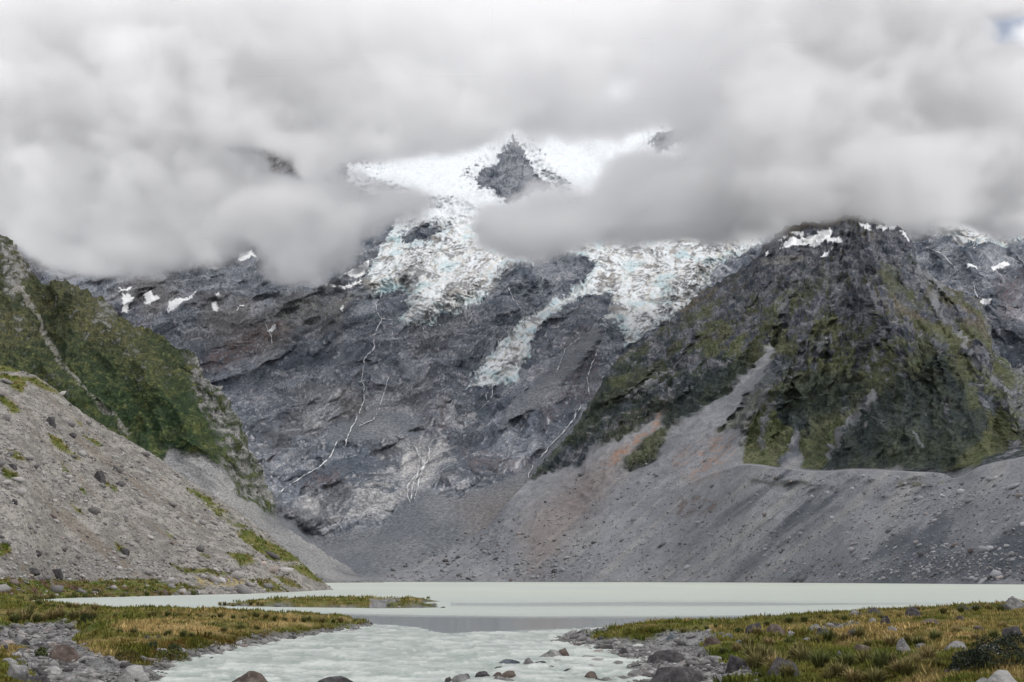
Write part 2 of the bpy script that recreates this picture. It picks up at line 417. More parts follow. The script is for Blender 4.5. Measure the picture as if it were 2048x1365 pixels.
    g = mix(g, rgb(.36, .53, .57), .6 * (1 - sstep(2, 18, gd)) * steep * sstep(-.4, .2, f2))
    g = mix(g, rgb(.20, .20, .205), .9 * sstep(.14, .50, f2 - .85 * f3 + .10 * n4 + .5 * f1 + .12 * (1 - sstep(3, 20, gd)) + .04) * (.10 + .90 * steep))
    g = mix(g, rgb(.24, .21, .18), .7 * sstep(.2, .6, fbm(X / 60 + 9, 4, Z / 45, 5) + .35 * f2) * steep)
    band = sstep(-14, 8, poly_sd(wpx, wpy, [(1406, 522), (1328, 576), (1318, 600), (1330, 640), (1345, 600), (1410, 560), (1440, 528)]))
    g = mix(g, rgb(.14, .14, .15), .85 * band * sstep(-.35, .25, f2 + n4))
    g = mix(g, rgb(.22, .22, .22), .7 * sstep(-20, 20, poly_sd(wpx, wpy, [(810, 500), (870, 520), (850, 560), (800, 560)])) * sstep(-.2, .3, n4 + n2))
    g = mix(g, rgb(.25, .21, .19), .7 * sstep(-20, 20, poly_sd(wpx, wpy, [(930, 545), (975, 535), (960, 570), (900, 600), (880, 610)])) * sstep(-.2, .3, n4 + n2))
    g = g * np.array([.93, .95, .97])
    c = np.where(ice[:, None], g, c)
    c = np.where((sid > 0)[:, None], rgb(.82, .83, .84)[None], c)
    # powder of snow on high rock
    hi = sstep(420, 330, py) * sstep(.0, .5, n2 + .3 * n4); c = np.where((~ice)[:, None], mix(c, rgb(.75, .77, .8), .45 * hi * sstep(.1, .4, n2)) * (1 - .4 * hi)[:, None], c)
    Xg, Yg, Zg = X.reshape(sh), Y.reshape(sh), Z.reshape(sh)
    Zg[0] = -3
    Xg, Yg, Zg = add_back(Xg, Yg, Zg)
    nb = Xg.shape[0] - sh[0]
    c = np.concatenate([c, np.tile(rgb(.12, .12, .13), (nb * sh[1], 1))])
    V3 = np.stack([Xg.ravel(), Yg.ravel(), Zg.ravel()], 1); F = grid_faces(Xg.shape[0], sh[1])
    pad = lambda a, v: np.concatenate([a, np.full(nb * sh[1], v, a.dtype)])
    # keep only what can be seen from around here: nothing well below the skylines of the nearer mountains
    lim = curve([(-130, 560), (0, 640), (200, 760), (400, 880), (500, 1080), (560, 1250), (1250, 1250), (1300, 1000), (1380, 850), (1500, 700), (1600, 640), (1820, 640), (1900, 760), (2050, 960), (2180, 1060)], px)
    keep = np.concatenate([py < lim, np.full(nb * sh[1], True)])
    F = F[keep[F].all(1)]
    names = list(gl); gi = np.zeros(px.shape, int)
    amax = np.argmax(np.stack([gl[n] for n in names]), 0); gi[ice] = amax[ice] + 1
    gi = pad(gi, 0); sid = pad(sid, 0)
    fg = gi[F]; fg = np.where((fg > 0).sum(1) >= 2, fg.max(1), 0)
    fs = sid[F]; fs = np.where(((fs > 0).sum(1) >= 2) & (fg == 0), fs.max(1), 0)
    o = split_obj('mountain', V3, F, (fg == 0) & (fs == 0), M_rock, c); tag(o, 'high grey rock wall with scree foot behind the lake, head lost in cloud', 'mountain', kind='structure')
    labs = ['cracked dirty glacier tongue ending in a blunt turquoise snout above the thin waterfalls', 'long diagonal glacier running down to the right of the dark cliff, splitting in two tongues',
            'wide bright snowfield round the dark rock peak seen through the gap in the clouds', 'small blue hanging glacier behind the right end of the dark ridge']
    nms = ['glacier', 'glacier', 'snowfield', 'glacier']
    for i in range(4):
        if (fg == i + 1).any():
            o = split_obj(nms[i], V3, F, fg == i + 1, M_ice, c); tag(o, labs[i], 'glacier' if i != 2 else 'snowfield', kind='structure')
    slabs = ['slanting snow patch, leftmost under the cloud edge', 'squarish snow patch, second from the left under the cloud edge', 'forked snow patch pointing up to the right beneath the clouds',
             'small snow patch right of the forked one, upper of two', 'tiny snow patch just under another one, right of the forked patch', 'snow patch touching the cloud above the left rock wall',
             'thin faint snow strip in the cloud edge above the leftmost patches', 'small upright drop-shaped snow patch below the puff of cloud', 'long bow-shaped snow strip left of the dirty glacier tongue',
             'ragged snow patch at the top left edge of the dirty glacier tongue', 'tiny slanting snow patch on the brown spur left of the glacier tongue', 'thin slanting snow streak on the grey wall left of the brown spur',
             'tiny snow patch at the top of the gully on the left wall', 'small snow patch on the wall behind the dark ridge, left of a bigger one', 'broad snow patch on the wall at the far right behind the dark ridge',
             'snow patch low on the far right wall at the foot of a thin stream']
    for i in range(len(snow)):
        if (fs == i + 1).any():
            o = split_obj('snow_patch', V3, F, fs == i + 1, M_snow, c); tag(o, slabs[i], 'snow patch', group='snow patches on the rock walls')
    return PX, PY, d2_.reshape(sh)
wall_px, wall_py, wall_d = far_wall()
print('wall', time.time() - T0)

# ---- right mountain with its scree apron and the moraine wall at its foot
M_scree = material('far_scree', rough=.95, spec=.05, noises=((.45, .72, 1.3, 4), (.05, .85, 1.15, 3)), bump=((.4, 1.6, 4),))
EL = {}
def right_mountain():
    pxs = np.arange(700, 2180, 2.0)
    nz = fbm(pxs / 60, 0, 1.1, 6, .6)
    base = curve([(700, 1163.5), (1060, 1164), (1300, 1165), (1560, 1166), (1800, 1168.5), (2048, 1171), (2180, 1173)], pxs)
    _, tb = ray(pxs, base); d0 = scurve([(700, 1790), (1000, 1770), (1300, 1600), (1560, 1320), (1800, 1020), (2048, 820), (2180, 740)], pxs, 60)
    top = curve([(700, 1162), (740, 1150), (860, 1118), (960, 1062), (1040, 978), (1062, 955), (1080, 930), (1127, 880), (1160, 838), (1180, 802), (1216, 745), (1260, 700), (1330, 650), (1406, 586), (1470, 545), (1500, 530), (1535, 481), (1560, 460), (1600, 448), (1640, 440), (1700, 434), (1760, 438), (1794, 452), (1816, 473), (1829, 505), (1848, 537), (1885, 566), (1955, 600), (1978, 640), (1984, 690), (2008, 722), (2048, 746), (2180, 860)], pxs)
    dt = scurve([(700, 1840), (1040, 2040), (1127, 2420), (1216, 2700), (1300, 2850), (1500, 3000), (1700, 3050), (1900, 2800), (2180, 2500)], pxs)
    # moraine crest (a real step with a bench behind it), fading out towards the left
    mc = curve([(700, 1163), (860, 1140), (960, 1112), (1060, 1080), (1200, 1020), (1330, 960), (1480, 928), (1560, 938), (1650, 944), (1720, 940), (1800, 944), (1880, 948), (1910, 958), (1960, 935), (2048, 915), (2180, 880)], pxs)
    wb = sstep(1330, 1540, pxs)
    ml = base + (top - base) * .35
    dm = scurve([(700, 1850), (1060, 1720), (1300, 1760), (1480, 1600), (1800, 1300), (2048, 1090), (2180, 1000)], pxs, 60)
    mc = np.maximum(ml * (1 - wb) + mc * wb, top + 1)
    _, tt = ray(pxs, top); _, tm = ray(pxs, mc); w = (tm - tb) / (tt - tb + 1e-9)
    dl = 1 / ((1 - w) / d0 + w / dt)
    dm = dl * (1 - wb) + np.maximum(dm, d0 + 90) * wb
    mb = np.maximum(mc - 2, top + .5); db = dm + 6 * (1 - wb) + 180 * wb
    PX, PY, D = layer_grid(pxs, [(base, d0), (mc, dm), (mb, db), (top, np.maximum(dt, db + 60))], [96, 5, 250], 13 * nz * sstep(1040, 1200, pxs))
    sh = PX.shape; px, py, d = PX.ravel(), PY.ravel(), D.ravel()
    X, Y, Z = at_depth(px, py, d)
    MC = np.tile(mc, (sh[0], 1)).ravel(); TP = np.tile(top, (sh[0], 1)).ravel(); BS = np.tile(base, (sh[0], 1)).ravel()
    w1 = fbm(X / 200, 0 + Y / 440, Z / 200, 4); w2 = fbm(X / 200 + 50, 0, Z / 200, 4)
    wpx, wpy = px + 9 * fbm(X / 32, 0 + Y / 70.4, Z / 32, 4), py + 9 * fbm(X / 32, 9 + Y / 70.4, Z / 32, 4)
    P = lambda pts, lo=-8, hi=8, a=wpx, b=wpy: sstep(lo, hi, poly_sd(a, b, pts))
    mor = sstep(-2, 3, py - MC) * sstep(1400, 1520, px)         # the moraine face
    # lower edge of the rock and scrub, above it mountain, below it scree
    edge = curve([(1040, 975), (1075, 950), (1130, 905), (1200, 850), (1290, 800), (1330, 830), (1280, 880), (1300, 900)], px)
    scree = P([(600, 1200), (1000, 1010), (1040, 965), (1089, 944), (1157, 926), (1190, 892), (1240, 880), (1330, 822), (1322, 850), (1284, 883), (1247, 930), (1262, 945), (1310, 915), (1330, 880), (1340, 850), (1380, 838), (1420, 805), (1455, 785), (1500, 738), (1530, 720), (1535, 745), (1500, 790), (1440, 860), (1480, 850), (1482, 945), (2200, 935), (2200, 1200)])
    gully = P([(1505, 735), (1545, 685), (1552, 700), (1525, 745), (1460, 815), (1440, 810)], -5, 5) + .5 * P([(1440, 850), (1500, 780), (1520, 740), (1560, 745), (1520, 800), (1480, 860)])
    gully = np.clip(gully, 0, 1)
    chute = np.zeros(px.shape)
    for pts, w_ in (([(1540, 775), (1505, 830), (1484, 870), (1482, 930)], 6), ([(1545, 800), (1525, 850), (1520, 890)], 6), ([(1749, 794), (1720, 820), (1687, 858), (1658, 911)], 5), ([(1834, 537), (1860, 556), (1885, 569)], 6), ([(1885, 569), (1869, 585), (1875, 612), (1901, 644)], 8),
                    ([(1901, 644), (1933, 684), (1939, 714)], 4), ([(1939, 714), (1975, 750), (2020, 790)], 4), ([(1765, 660), (1755, 690), (1750, 720)], 3.5), ([(1890, 800), (1900, 840)], 3.5), ([(1830, 860), (1845, 890)], 3), ([(1250, 790), (1300, 770), (1340, 740)], 5)):
        ds, fr = seg_dist(wpx, wpy, pts); chute = np.maximum(chute, sstep(w_ * 1.6, w_ * .4, ds))
    scree_flat = np.maximum(scree, gully)
    scree = np.maximum(scree, np.maximum(gully, chute * .85))
    scree = np.where(py > MC - 3, 1, scree)
    fan = P([(1590, 850), (1560, 945), (1605, 945), (1600, 880)], -4, 4); scree = np.maximum(scree, fan)
    # --- relief
    ca, sa = math.cos(R(38)), math.sin(R(38))
    U = X * ca + Z * sa + 25 * w1 + .1 * Y; Vv = -X * sa + Z * ca + 25 * w2
    # gullies fan out from the summit, and again from the apex of the lower pyramid
    def fan_coords(ax, ay):                   # bearing and distance from a summit
        vx, vy = px - ax, np.maximum(py - ay, 1)
        return np.arctan2(vx, vy), np.hypot(vx, vy)
    a1_, r1_ = fan_coords(1700, 330); a2_, r2_ = fan_coords(1875, 640)
    big = ridged(a1_ * 3.4 + .35 * w1, 2, r1_ / 900, 3) - .5
    mid = ridged(a1_ * 11 + .5 * w2, 4, r1_ / 420, 4) - .5
    pyr = ridged(a2_ * 5 + .7 * w1, 6, r2_ / 260, 4) - .5
    pz = sstep(-30, 40, poly_sd(px, py, [(1875, 690), (1640, 950), (2050, 950), (2000, 800)]))
    crag = ridged(X / 34 + w1, 6 + Y / 66, Z / 30, 4) - .45
    fine = fbm(X / 11, 1 + Y / 24.2, Z / 11, 3)
    rel = (-90 * big - 55 * mid) * (1 - .75 * pz) - 30 * pyr * pz; det = 15 * crag * (1 - .45 * pz) + 4.0 * fine * (1 - .3 * pz)
    for pts, amp, wd in (([(1700, 440), (1765, 545), (1780, 640), (1875, 692)], 120, 90), ([(1875, 692), (1750, 800), (1655, 930)], 90, 80), ([(1875, 692), (1900, 800), (1905, 930)], 90, 90), ([(1875, 692), (1800, 830), (1780, 940)], 70, 70),
                         ([(1800, 480), (1900, 600), (1975, 700), (2040, 860)], 90, 60), ([(1640, 445), (1560, 540), (1420, 650), (1240, 790)], 90, 60), ([(1700, 560), (1600, 680), (1540, 770)], 70, 60), ([(1620, 600), (1500, 660), (1340, 800)], 60, 50)):
        ds, _ = seg_dist(px, py, pts); rel = rel - 1.0 * amp * np.clip(1 - ds / wd, 0, 1) ** 1.2
    for pts, amp, wd in (([(1600, 600), (1550, 680), (1510, 735), (1440, 820)], 90, 40), ([(1800, 560), (1760, 690), (1700, 780)], 50, 40), ([(1870, 560), (1890, 640), (1935, 714)], 50, 30), ([(1600, 840), (1580, 920)], 15, 30)):
        ds, _ = seg_dist(px, py, pts); rel = rel + .7 * amp * np.clip(1 - ds / wd, 0, 1)
    inside = sstep(0, 60, MC - py) * (1 - .75 * sstep(.1, .9, scree_flat))
    edgefade = sstep(0, 25, py - TP)
    rel = rel * inside * (.35 + .65 * edgefade); det = det * inside * (.5 + .5 * edgefade)
    # moraine face: gullies running down to the left, small ledges
    cm, sm = math.cos(R(40)), math.sin(R(40))
    Um = X * cm + Z * sm; Vm = -X * sm + Z * cm
    grv = ridged(Vm / 46 + .5 * w1, Um / 700, 3, 4) - .5
    sfade = sstep(0, 14, BS - py)
    rel = rel - scree * sfade * (18 * grv * sstep(1150, 1900, px) + 7 * fbm(X / 70, 5 + Y / 154, Z / 70, 4) + 1.6 * fbm(X / 9, 5 + Y / 19.8, Z / 9, 3))
    ledge = P([(1500, 950), (1640, 952), (1900, 955), (1900, 980), (1800, 1000), (1680, 985), (1560, 1000)], -10, 10)
    rel = rel - 12 * ledge * fbm(X / 40, 5 + Y / 35.2, Z / 16, 4)
    d2_ = d + rel
    X, Y, Z = at_depth(px, py, d2_)
    X, Y, Z = push_out(X, Y, Z, sh, det)
    # --- colour
    n1 = fbm(X / 120, 3 + Y / 198, Z / 90, 5); n2 = fbm(X / 22, 5 + Y / 35.2, Z / 16, 4); n3 = fbm(X / 260, 1 + Y / 572, Z / 260, 3); n4 = fbm(X / 6, 2 + Y / 13.2, Z / 6, 3, .65); n5 = fbm(X / 24 + w1, Y / 60, Z / 34, 4)
    rock = mix(rgb(.062, .070, .088), rgb(.175, .18, .20), sstep(-.55, .6, n5 + .5 * n2)); rock = mix(rock, rgb(.034, .040, .054), .8 * sstep(.05, .6, n2 - .2 * n5))
    rock = mix(rock, rgb(.33, .325, .33), .7 * sstep(.28, .75, -n2 - .35 * n4))
    n8 = fbm(a1_ * 22 + .5 * w1, 8, r1_ / 60, 4, .6)
    scrub = mix(rgb(.030, .042, .036), rgb(.055, .068, .042), sstep(-.5, .5, n1 + .5 * n8)); scrub = mix(scrub, rgb(.020, .028, .030), .8 * sstep(-.05, .5, n2 + .3 * n4))
    grass = mix(rgb(.080, .096, .048), rgb(.128, .130, .074), sstep(-.5, .5, n2 + .4 * n1)); grass = mix(grass, rgb(.05, .065, .035), .6 * sstep(.2, .6, n4))
    brown = mix(rgb(.120, .100, .062), rgb(.165, .145, .10), sstep(-.4, .5, n4))
    dark = P([(1875, 700), (1740, 800), (1660, 900), (1630, 945), (1950, 945), (1990, 860), (1930, 760)], -14, 22)
    dark = np.maximum(dark, P([(1560, 780), (1620, 740), (1760, 770), (1700, 810), (1590, 860), (1550, 840)], -14, 16)); dark = np.maximum(dark, P([(1190, 750), (1235, 770), (1190, 850), (1178, 830)], -6, 8))
    dark = np.maximum(dark, .9 * P([(1500, 700), (1480, 760), (1400, 830), (1330, 850), (1280, 880), (1340, 800), (1440, 740)], -12, 12))
    hgt = sstep(480, 800, py)
    veg = np.clip(sstep(-.12, .14, n8 * .6 + .4 * n1 + .45 * n2 + .55 * n4 + .8 * hgt - .60 + .8 * dark), 0, 1)
    c = mix(rock, brown, .75 * sstep(-.05, .4, n3 + .6 * n8) * (1 - .5 * sstep(1440, 1200, px)) * (1 - .85 * P([(1500, 540), (1560, 520), (1660, 530), (1640, 640), (1540, 690), (1500, 640)], -20, 20)))
    c = mix(c, scrub, veg * .85)
    c = mix(c, mix(scrub, grass, .85), .85 * sstep(.14, .34, n1 * .7 + .45 * n8 + .5 * n4 + .3 * n2 + .10 * sstep(1500, 1700, px)) * sstep(520, 620, py) * (1 - .93 * dark) * sstep(1180, 1500, px))
    for pts, a in (([(1430, 875), (1445, 850), (1500, 795), (1545, 765), (1552, 772), (1510, 815), (1470, 850), (1445, 876)], 1), ([(1478, 915), (1487, 845), (1520, 800), (1560, 772), (1545, 800), (1565, 850), (1592, 862), (1556, 938), (1480, 933)], 1),
                   ([(1580, 887), (1634, 850), (1703, 823), (1741, 803), (1700, 842), (1666, 893), (1658, 914), (1640, 943), (1594, 937), (1575, 925)], .95), ([(1942, 945), (1982, 909), (2022, 887), (2034, 870), (2000, 812), (1960, 880), (1890, 940)], 1),
                   ([(1928, 767), (1955, 770), (1962, 815), (1940, 815)], .7), ([(1759, 520), (1800, 550), (1790, 590), (1765, 570)], .6), ([(1830, 650), (1880, 640), (1940, 700), (1900, 690)], .5), ([(1270, 900), (1340, 850), (1350, 880), (1290, 925), (1255, 930)], .6),
                   ([(1220, 755), (1275, 745), (1250, 770), (1215, 775)], .8), ([(1875, 695), (1840, 740), (1780, 745), (1850, 690)], .7), ([(1630, 655), (1660, 655), (1650, 668), (1625, 668)], .8)):
        c = mix(c, mix(grass, scrub, .35 * sstep(.1, .6, n4 + n2)), a * P(pts, -6, 5) * (1 - .3 * sstep(.2, .7, n4)))
    c = mix(c, rgb(.20, .195, .185), .8 * P([(1522, 524), (1560, 512), (1620, 512), (1600, 522), (1530, 530)], -3, 3))
    c = mix(c, mix(rgb(.20, .205, .21), rgb(.36, .36, .36), sstep(0, .5, -n2)), .75 * P([(1960, 600), (1990, 690), (2030, 760), (2010, 800), (2048, 860), (2200, 880), (2200, 700)], -10, 10) * sstep(-.35, .25, n2 - n4))
    c = c * (1 + .35 * np.clip(n4 + .5 * n2, -1, 1))[:, None]
    sc = mix(rgb(.165, .173, .190), rgb(.225, .231, .245), sstep(-.6, .6, n1 + .4 * n3))
    sc = mix(sc, rgb(.28, .28, .275), .35 * sstep(.35, .8, n4) * (.4 + .6 * sstep(-.2, .5, n2)))
    sc = mix(sc, rgb(.085, .09, .10), .35 * sstep(.35, .8, -n4))
    sc = mix(sc, rgb(.070, .078, .092), .85 * sstep(.05, .6, fbm(Um / 190, 9, Vm / 15, 4) + .4 * n3) * sstep(1200, 1600, px))
    sc = mix(sc, rgb(.27, .265, .26), .55 * sstep(.1, .6, fbm(Um / 240, 4, Vm / 9, 4)))
    sc = mix(sc, rgb(.19, .155, .140), .6 * P([(1080, 1010), (1180, 930), (1280, 900), (1200, 1000), (1120, 1100), (1060, 1160), (1040, 1060)], -40, 40))
    sc = mix(sc, rgb(.30, .17, .11), .75 * P([(1200, 930), (1290, 860), (1330, 820), (1370, 800), (1300, 870), (1240, 925)], -6, 8) * sstep(-.4, .3, n2))
    sc = mix(sc, rgb(.27, .18, .14), .6 * P([(1340, 920), (1440, 860), (1480, 880), (1440, 950), (1380, 960)], -20, 20) * sstep(0, .5, n4 + n2))
    sc = mix(sc, rgb(.14, .115, .11), .85 * P([(1345, 1000), (1400, 990), (1440, 1010), (1420, 1030), (1360, 1030)], -6, 6) * sstep(-.3, .4, n2))
    sc = mix(sc, rgb(.07, .075, .07), .8 * P([(1500, 962), (1620, 964), (1640, 972), (1500, 970)], -4, 4)); sc = mix(sc, rgb(.10, .095, .06), .8 * P([(1790, 965), (1890, 962), (1880, 975), (1800, 975)], -5, 5) * sstep(-.2, .2, n2))
    c = mix(c, sc, scree)
    c = mix(c, rgb(.22, .22, .225), .0 * P([(1940, 640), (2100, 640), (2100, 860), (2040, 800), (1980, 720)], -10, 10) * sstep(-.3, .4, n2 - n4))
    # snow on the summit
    snow = [[(1558, 495), (1580, 480), (1600, 478), (1640, 468), (1656, 462), (1664, 466), (1640, 488), (1605, 490), (1570, 498)], [(1636, 462), (1660, 455), (1662, 466), (1650, 470), (1680, 476), (1684, 484), (1655, 484), (1648, 474)],
            [(1580, 462), (1608, 466), (1604, 474), (1594, 470)], [(1555, 482), (1574, 471), (1572, 476)], [(1640, 510), (1664, 496), (1660, 502), (1646, 513)], [(1718, 448), (1735, 446), (1745, 458), (1730, 458)], [(1752, 452), (1795, 452), (1790, 456), (1765, 460)],
            [(1800, 462), (1815, 465), (1830, 482), (1848, 494), (1838, 492), (1820, 482)], [(1532, 504), (1538, 504), (1536, 512), (1532, 512)]]
    slabs = ['long branching snow patch under the cloudy summit of the dark mountain', 'angular snow patch right of the long branching one below the summit', 'small hooked snow patch above the long branching one', 'thin slanting snow patch at the left shoulder of the dark summit',
             'small slanting snow patch below the two big ones on the dark summit', 'snow patch touching the cloud right of the dark summit', 'snow strip along the cloud edge at the summit ridge', 'snow tongue running down the right side of the summit ridge', 'tiny snow spot at the left edge of the dark summit']
    sid = np.zeros(px.shape, int); sx, sy = px + 1.6 * fbm(X / 9, 0 + Y / 19.8, Z / 9, 3), py + 1.6 * fbm(X / 9, 5 + Y / 19.8, Z / 9, 3)
    for i, Q in enumerate(snow):
        b = np.array(Q); m = (px > b[:, 0].min() - 8) & (px < b[:, 0].max() + 8) & (py > b[:, 1].min() - 8) & (py < b[:, 1].max() + 8) & (py > TP + 2)
        idx = np.where(m)[0]; s_ = poly_sd(sx[idx], sy[idx], Q) > -.5; sid[idx[s_]] = i + 1
    c = np.where((sid > 0)[:, None], rgb(.82, .83, .84)[None], c)
    Xg, Yg, Zg = X.reshape(sh), Y.reshape(sh), Z.reshape(sh); Zg[0] = -3
    Xg, Yg, Zg = add_back(Xg, Yg, Zg); nb = Xg.shape[0] - sh[0]
    c = np.concatenate([c, np.tile(rgb(.1, .1, .1), (nb * sh[1], 1))]); sid = np.concatenate([sid, np.zeros(nb * sh[1], int)])
    V3 = np.stack([Xg.ravel(), Yg.ravel(), Zg.ravel()], 1); F = grid_faces(Xg.shape[0], sh[1])
    fs = sid[F]; fs = np.where((fs > 0).sum(1) >= 2, fs.max(1), 0)
    EL.update(px=PX, py=PY, d=d2_.reshape(sh), pxs=pxs)
    sf = np.concatenate([scree > .5, np.zeros(nb * sh[1], bool)])[F].sum(1) >= 2
    o = split_obj('moraine', V3, F, (fs == 0) & sf, M_scree, c); tag(o, 'long grey moraine wall and scree fans along the far lake shore', 'moraine', kind='structure')
    o = split_obj('mountain', V3, F, (fs == 0) & ~sf, M_crag, c); tag(o, 'dark scrub-covered pyramid mountain right of the lake above the grey moraine wall', 'mountain', kind='structure')
    for i in range(len(snow)):
        if (fs == i + 1).any(): tag(split_obj('snow_patch', V3, F, fs == i + 1, M_snow, c), slabs[i], 'snow patch', group='snow patches on the dark summit')
right_mountain()

# ---- steep green mountain on the left with its grey eroded foot
def left_mountain():
    pxs = np.arange(-130, 770, 2.0)
    nz = fbm(pxs / 45, 0, 4.1, 6, .6)
    top = curve([(-130, 380), (-60, 420), (0, 466), (22, 480), (45, 510), (62, 535), (85, 560), (130, 562), (165, 575), (200, 600), (245, 628), (270, 650), (310, 665), (345, 690), (372, 700), (400, 722), (430, 762), (450, 790), (470, 830), (487, 872), (500, 910), (515, 950), (530, 990), (548, 1028), (590, 1065), (640, 1100), (690, 1130), (735, 1160), (770, 1162.8)], pxs)
    base = np.full(pxs.shape, 1163.0); base = np.maximum(base, top + .5)
    d0 = scurve([(-130, 1080), (0, 1100), (400, 1180), (600, 1240), (735, 1360), (770, 1500)], pxs)
    dt = scurve([(-130, 1900), (0, 1800), (130, 1750), (400, 1650), (500, 1620), (560, 1560), (640, 1500), (735, 1470), (770, 1520)], pxs)
    md = .5 * (base + top); my = base + (top - base) * .30
    dm = scurve([(-130, 1290), (0, 1300), (400, 1330), (560, 1340), (640, 1370), (735, 1410), (770, 1510)], pxs)
    PX, PY, D = layer_grid(pxs, [(base, d0), (my, dm), (top, dt)], [60, 210], 9 * nz * sstep(760, 600, pxs))
    sh = PX.shape; px, py, d = PX.ravel(), PY.ravel(), D.ravel(); X, Y, Z = at_depth(px, py, d)
    TP = np.tile(top, (sh[0], 1)).ravel()
    w1 = fbm(X / 120, 0 + Y / 216, Z / 120, 4); w2 = fbm(X / 120 + 50, 0, Z / 120, 4)
    wpx, wpy = px + 10 * fbm(X / 18, 0 + Y / 32.4, Z / 18, 4), py + 10 * fbm(X / 18, 9 + Y / 32.4, Z / 18, 4)
    P = lambda pts, lo=-8, hi=8: sstep(lo, hi, poly_sd(wpx, wpy, pts))
    fp_ = poly_sd(wpx, wpy, [(340, 900), (360, 908), (400, 912), (440, 930), (480, 990), (540, 1030), (560, 1035), (800, 1160), (600, 1200), (300, 950)]); foot = sstep(-5, 5, fp_); footr = sstep(-30, 12, fp_)
    crag = P([(450, 780), (400, 720), (370, 700), (385, 790), (430, 850), (455, 900), (440, 930), (500, 1000), (560, 1040), (530, 960), (500, 880)], -10, 14)
    strm = np.zeros(px.shape)
    for pts, w_ in (([(45, 520), (40, 570), (70, 620), (100, 680), (125, 725), (165, 770), (205, 815), (258, 862)], 4.2), ([(52, 500), (44, 540), (36, 580)], 6)):
        ds, fr = seg_dist(px + 5 * w1, py, pts); strm = np.maximum(strm, sstep(w_ * 1.4, w_ * .5, ds))
    ca, sa = math.cos(R(-32)), math.sin(R(-32)); U = X * ca + Z * sa + 12 * w1; Vv = -X * sa + Z * ca + 12 * w2
    ga = .80 * X + .45 * Z + .25 * Y + 22 * w1; gb = .60 * X - .80 * Z + .2 * Y
    rel = -45 * (ridged(ga / 130, 3, gb / 520, 3) - .5); det = 11 * (ridged(ga / 30, 3, gb / 110, 5, .6) - .45) * (1 + .8 * crag) + 4 * fbm(X / 14, 2 + Y / 32.4, Z / 18, 3) + 2.2 * fbm(X / 5, 2 + Y / 9, Z / 5, 3)
    for pts, amp, wd in (([(130, 562), (250, 690), (340, 800), (400, 900)], 45, 60), ([(400, 722), (440, 800), (480, 900)], 35, 40), ([(0, 466), (20, 560), (60, 660), (150, 780)], 40, 60)):
        ds, _ = seg_dist(px, py, pts); rel = rel - amp * np.clip(1 - ds / wd, 0, 1)
    ds, _ = seg_dist(px, py, [(45, 520), (40, 570), (100, 680), (125, 725), (205, 815), (258, 862)]); rel = rel + 28 * np.clip(1 - ds / 34, 0, 1)
    rel = rel * (1 - .85 * footr) * (.3 + .7 * sstep(0, 25, py - TP)) * sstep(1160, 1120, py); det = det * (1 - .85 * footr) * sstep(1160, 1120, py)
    rel = rel - foot * (6 * (ridged(Vv / 22 + .5 * w1, U / 300, 2, 4) - .5)) * sstep(1160, 1130, py)
    X, Y, Z = at_depth(px, py, d + rel); X, Y, Z = push_out(X, Y, Z, sh, det)
    n1 = fbm(X / 60, 3 + Y / 108, Z / 60, 5); n2 = fbm(X / 11, 5 + Y / 16.2, Z / 9, 4); n4 = fbm(X / 3.5, 2, Z / 3.5, 3)
    rock = mix(rgb(.11, .112, .118), rgb(.30, .295, .285), sstep(-.5, .5, n2)); rock = mix(rock, rgb(.035, .035, .04), .7 * sstep(.2, .7, n4 - n2))
    low = sstep(600, 850, py)
    n9 = fbm(ga / 9 , 5, gb / 30, 4, .6)
    scrub = mix(mix(rgb(.062, .070, .040), rgb(.100, .095, .056), sstep(-.4, .6, n1 + .5 * n9)), mix(rgb(.036, .060, .030), rgb(.070, .090, .038), sstep(-.5, .5, n1 + .5 * n9)), low)
    scrub = mix(scrub, rgb(.024, .034, .022), .8 * sstep(-.10, .45, n2 + .5 * n4)); scrub = mix(scrub, rgb(.16, .165, .07), .5 * sstep(.2, .7, -n2 + .4 * n4))
    scrub = scrub * (1 + .4 * np.clip(n4 + .4 * n2, -1, 1.2))[:, None]
    ex = np.clip(crag * .9 + .9 * P([(0, 470), (40, 500), (60, 530), (30, 600), (0, 560)]) + .6 * P([(190, 590), (240, 620), (215, 640), (190, 620)]), 0, 1)
    c = mix(scrub, rock, np.clip(ex * sstep(-.55, .15, n2 + .3 * n4) + .6 * sstep(.55, .9, n2 + .5 * n1) * (1 - .6 * low), 0, 1))
    sc = mix(rgb(.21, .213, .22), rgb(.29, .288, .285), sstep(-.5, .5, n1)); sc = mix(sc, rgb(.10, .10, .105), .6 * sstep(.1, .6, fbm(U / 80, 9, Vv / 8, 4))); sc = mix(sc, rgb(.32, .31, .30), .5 * sstep(.4, .8, n4))
    c = mix(c, sc, foot); c = mix(c, rgb(.27, .26, .24), strm * .9 * sstep(-.7, .2, n4 + n2))
    Xg, Yg, Zg = X.reshape(sh), Y.reshape(sh), Z.reshape(sh); Zg[0] = -3
    Xg, Yg, Zg = add_back(Xg, Yg, Zg, ((30, .5), (120, .6), (400, .6))); nb = Xg.shape[0] - sh[0]
    c = np.concatenate([c, np.tile(rgb(.1, .1, .1), (nb * sh[1], 1))])
    o = mesh_obj('mountain', np.stack([Xg.ravel(), Yg.ravel(), Zg.ravel()], 1), grid_faces(Xg.shape[0], sh[1]), M_green, c)
    tag(o, 'steep green mountain side on the left falling to the lake, with a grey eroded foot', 'mountain', kind='structure')
left_mountain()
print('mountains', time.time() - T0)

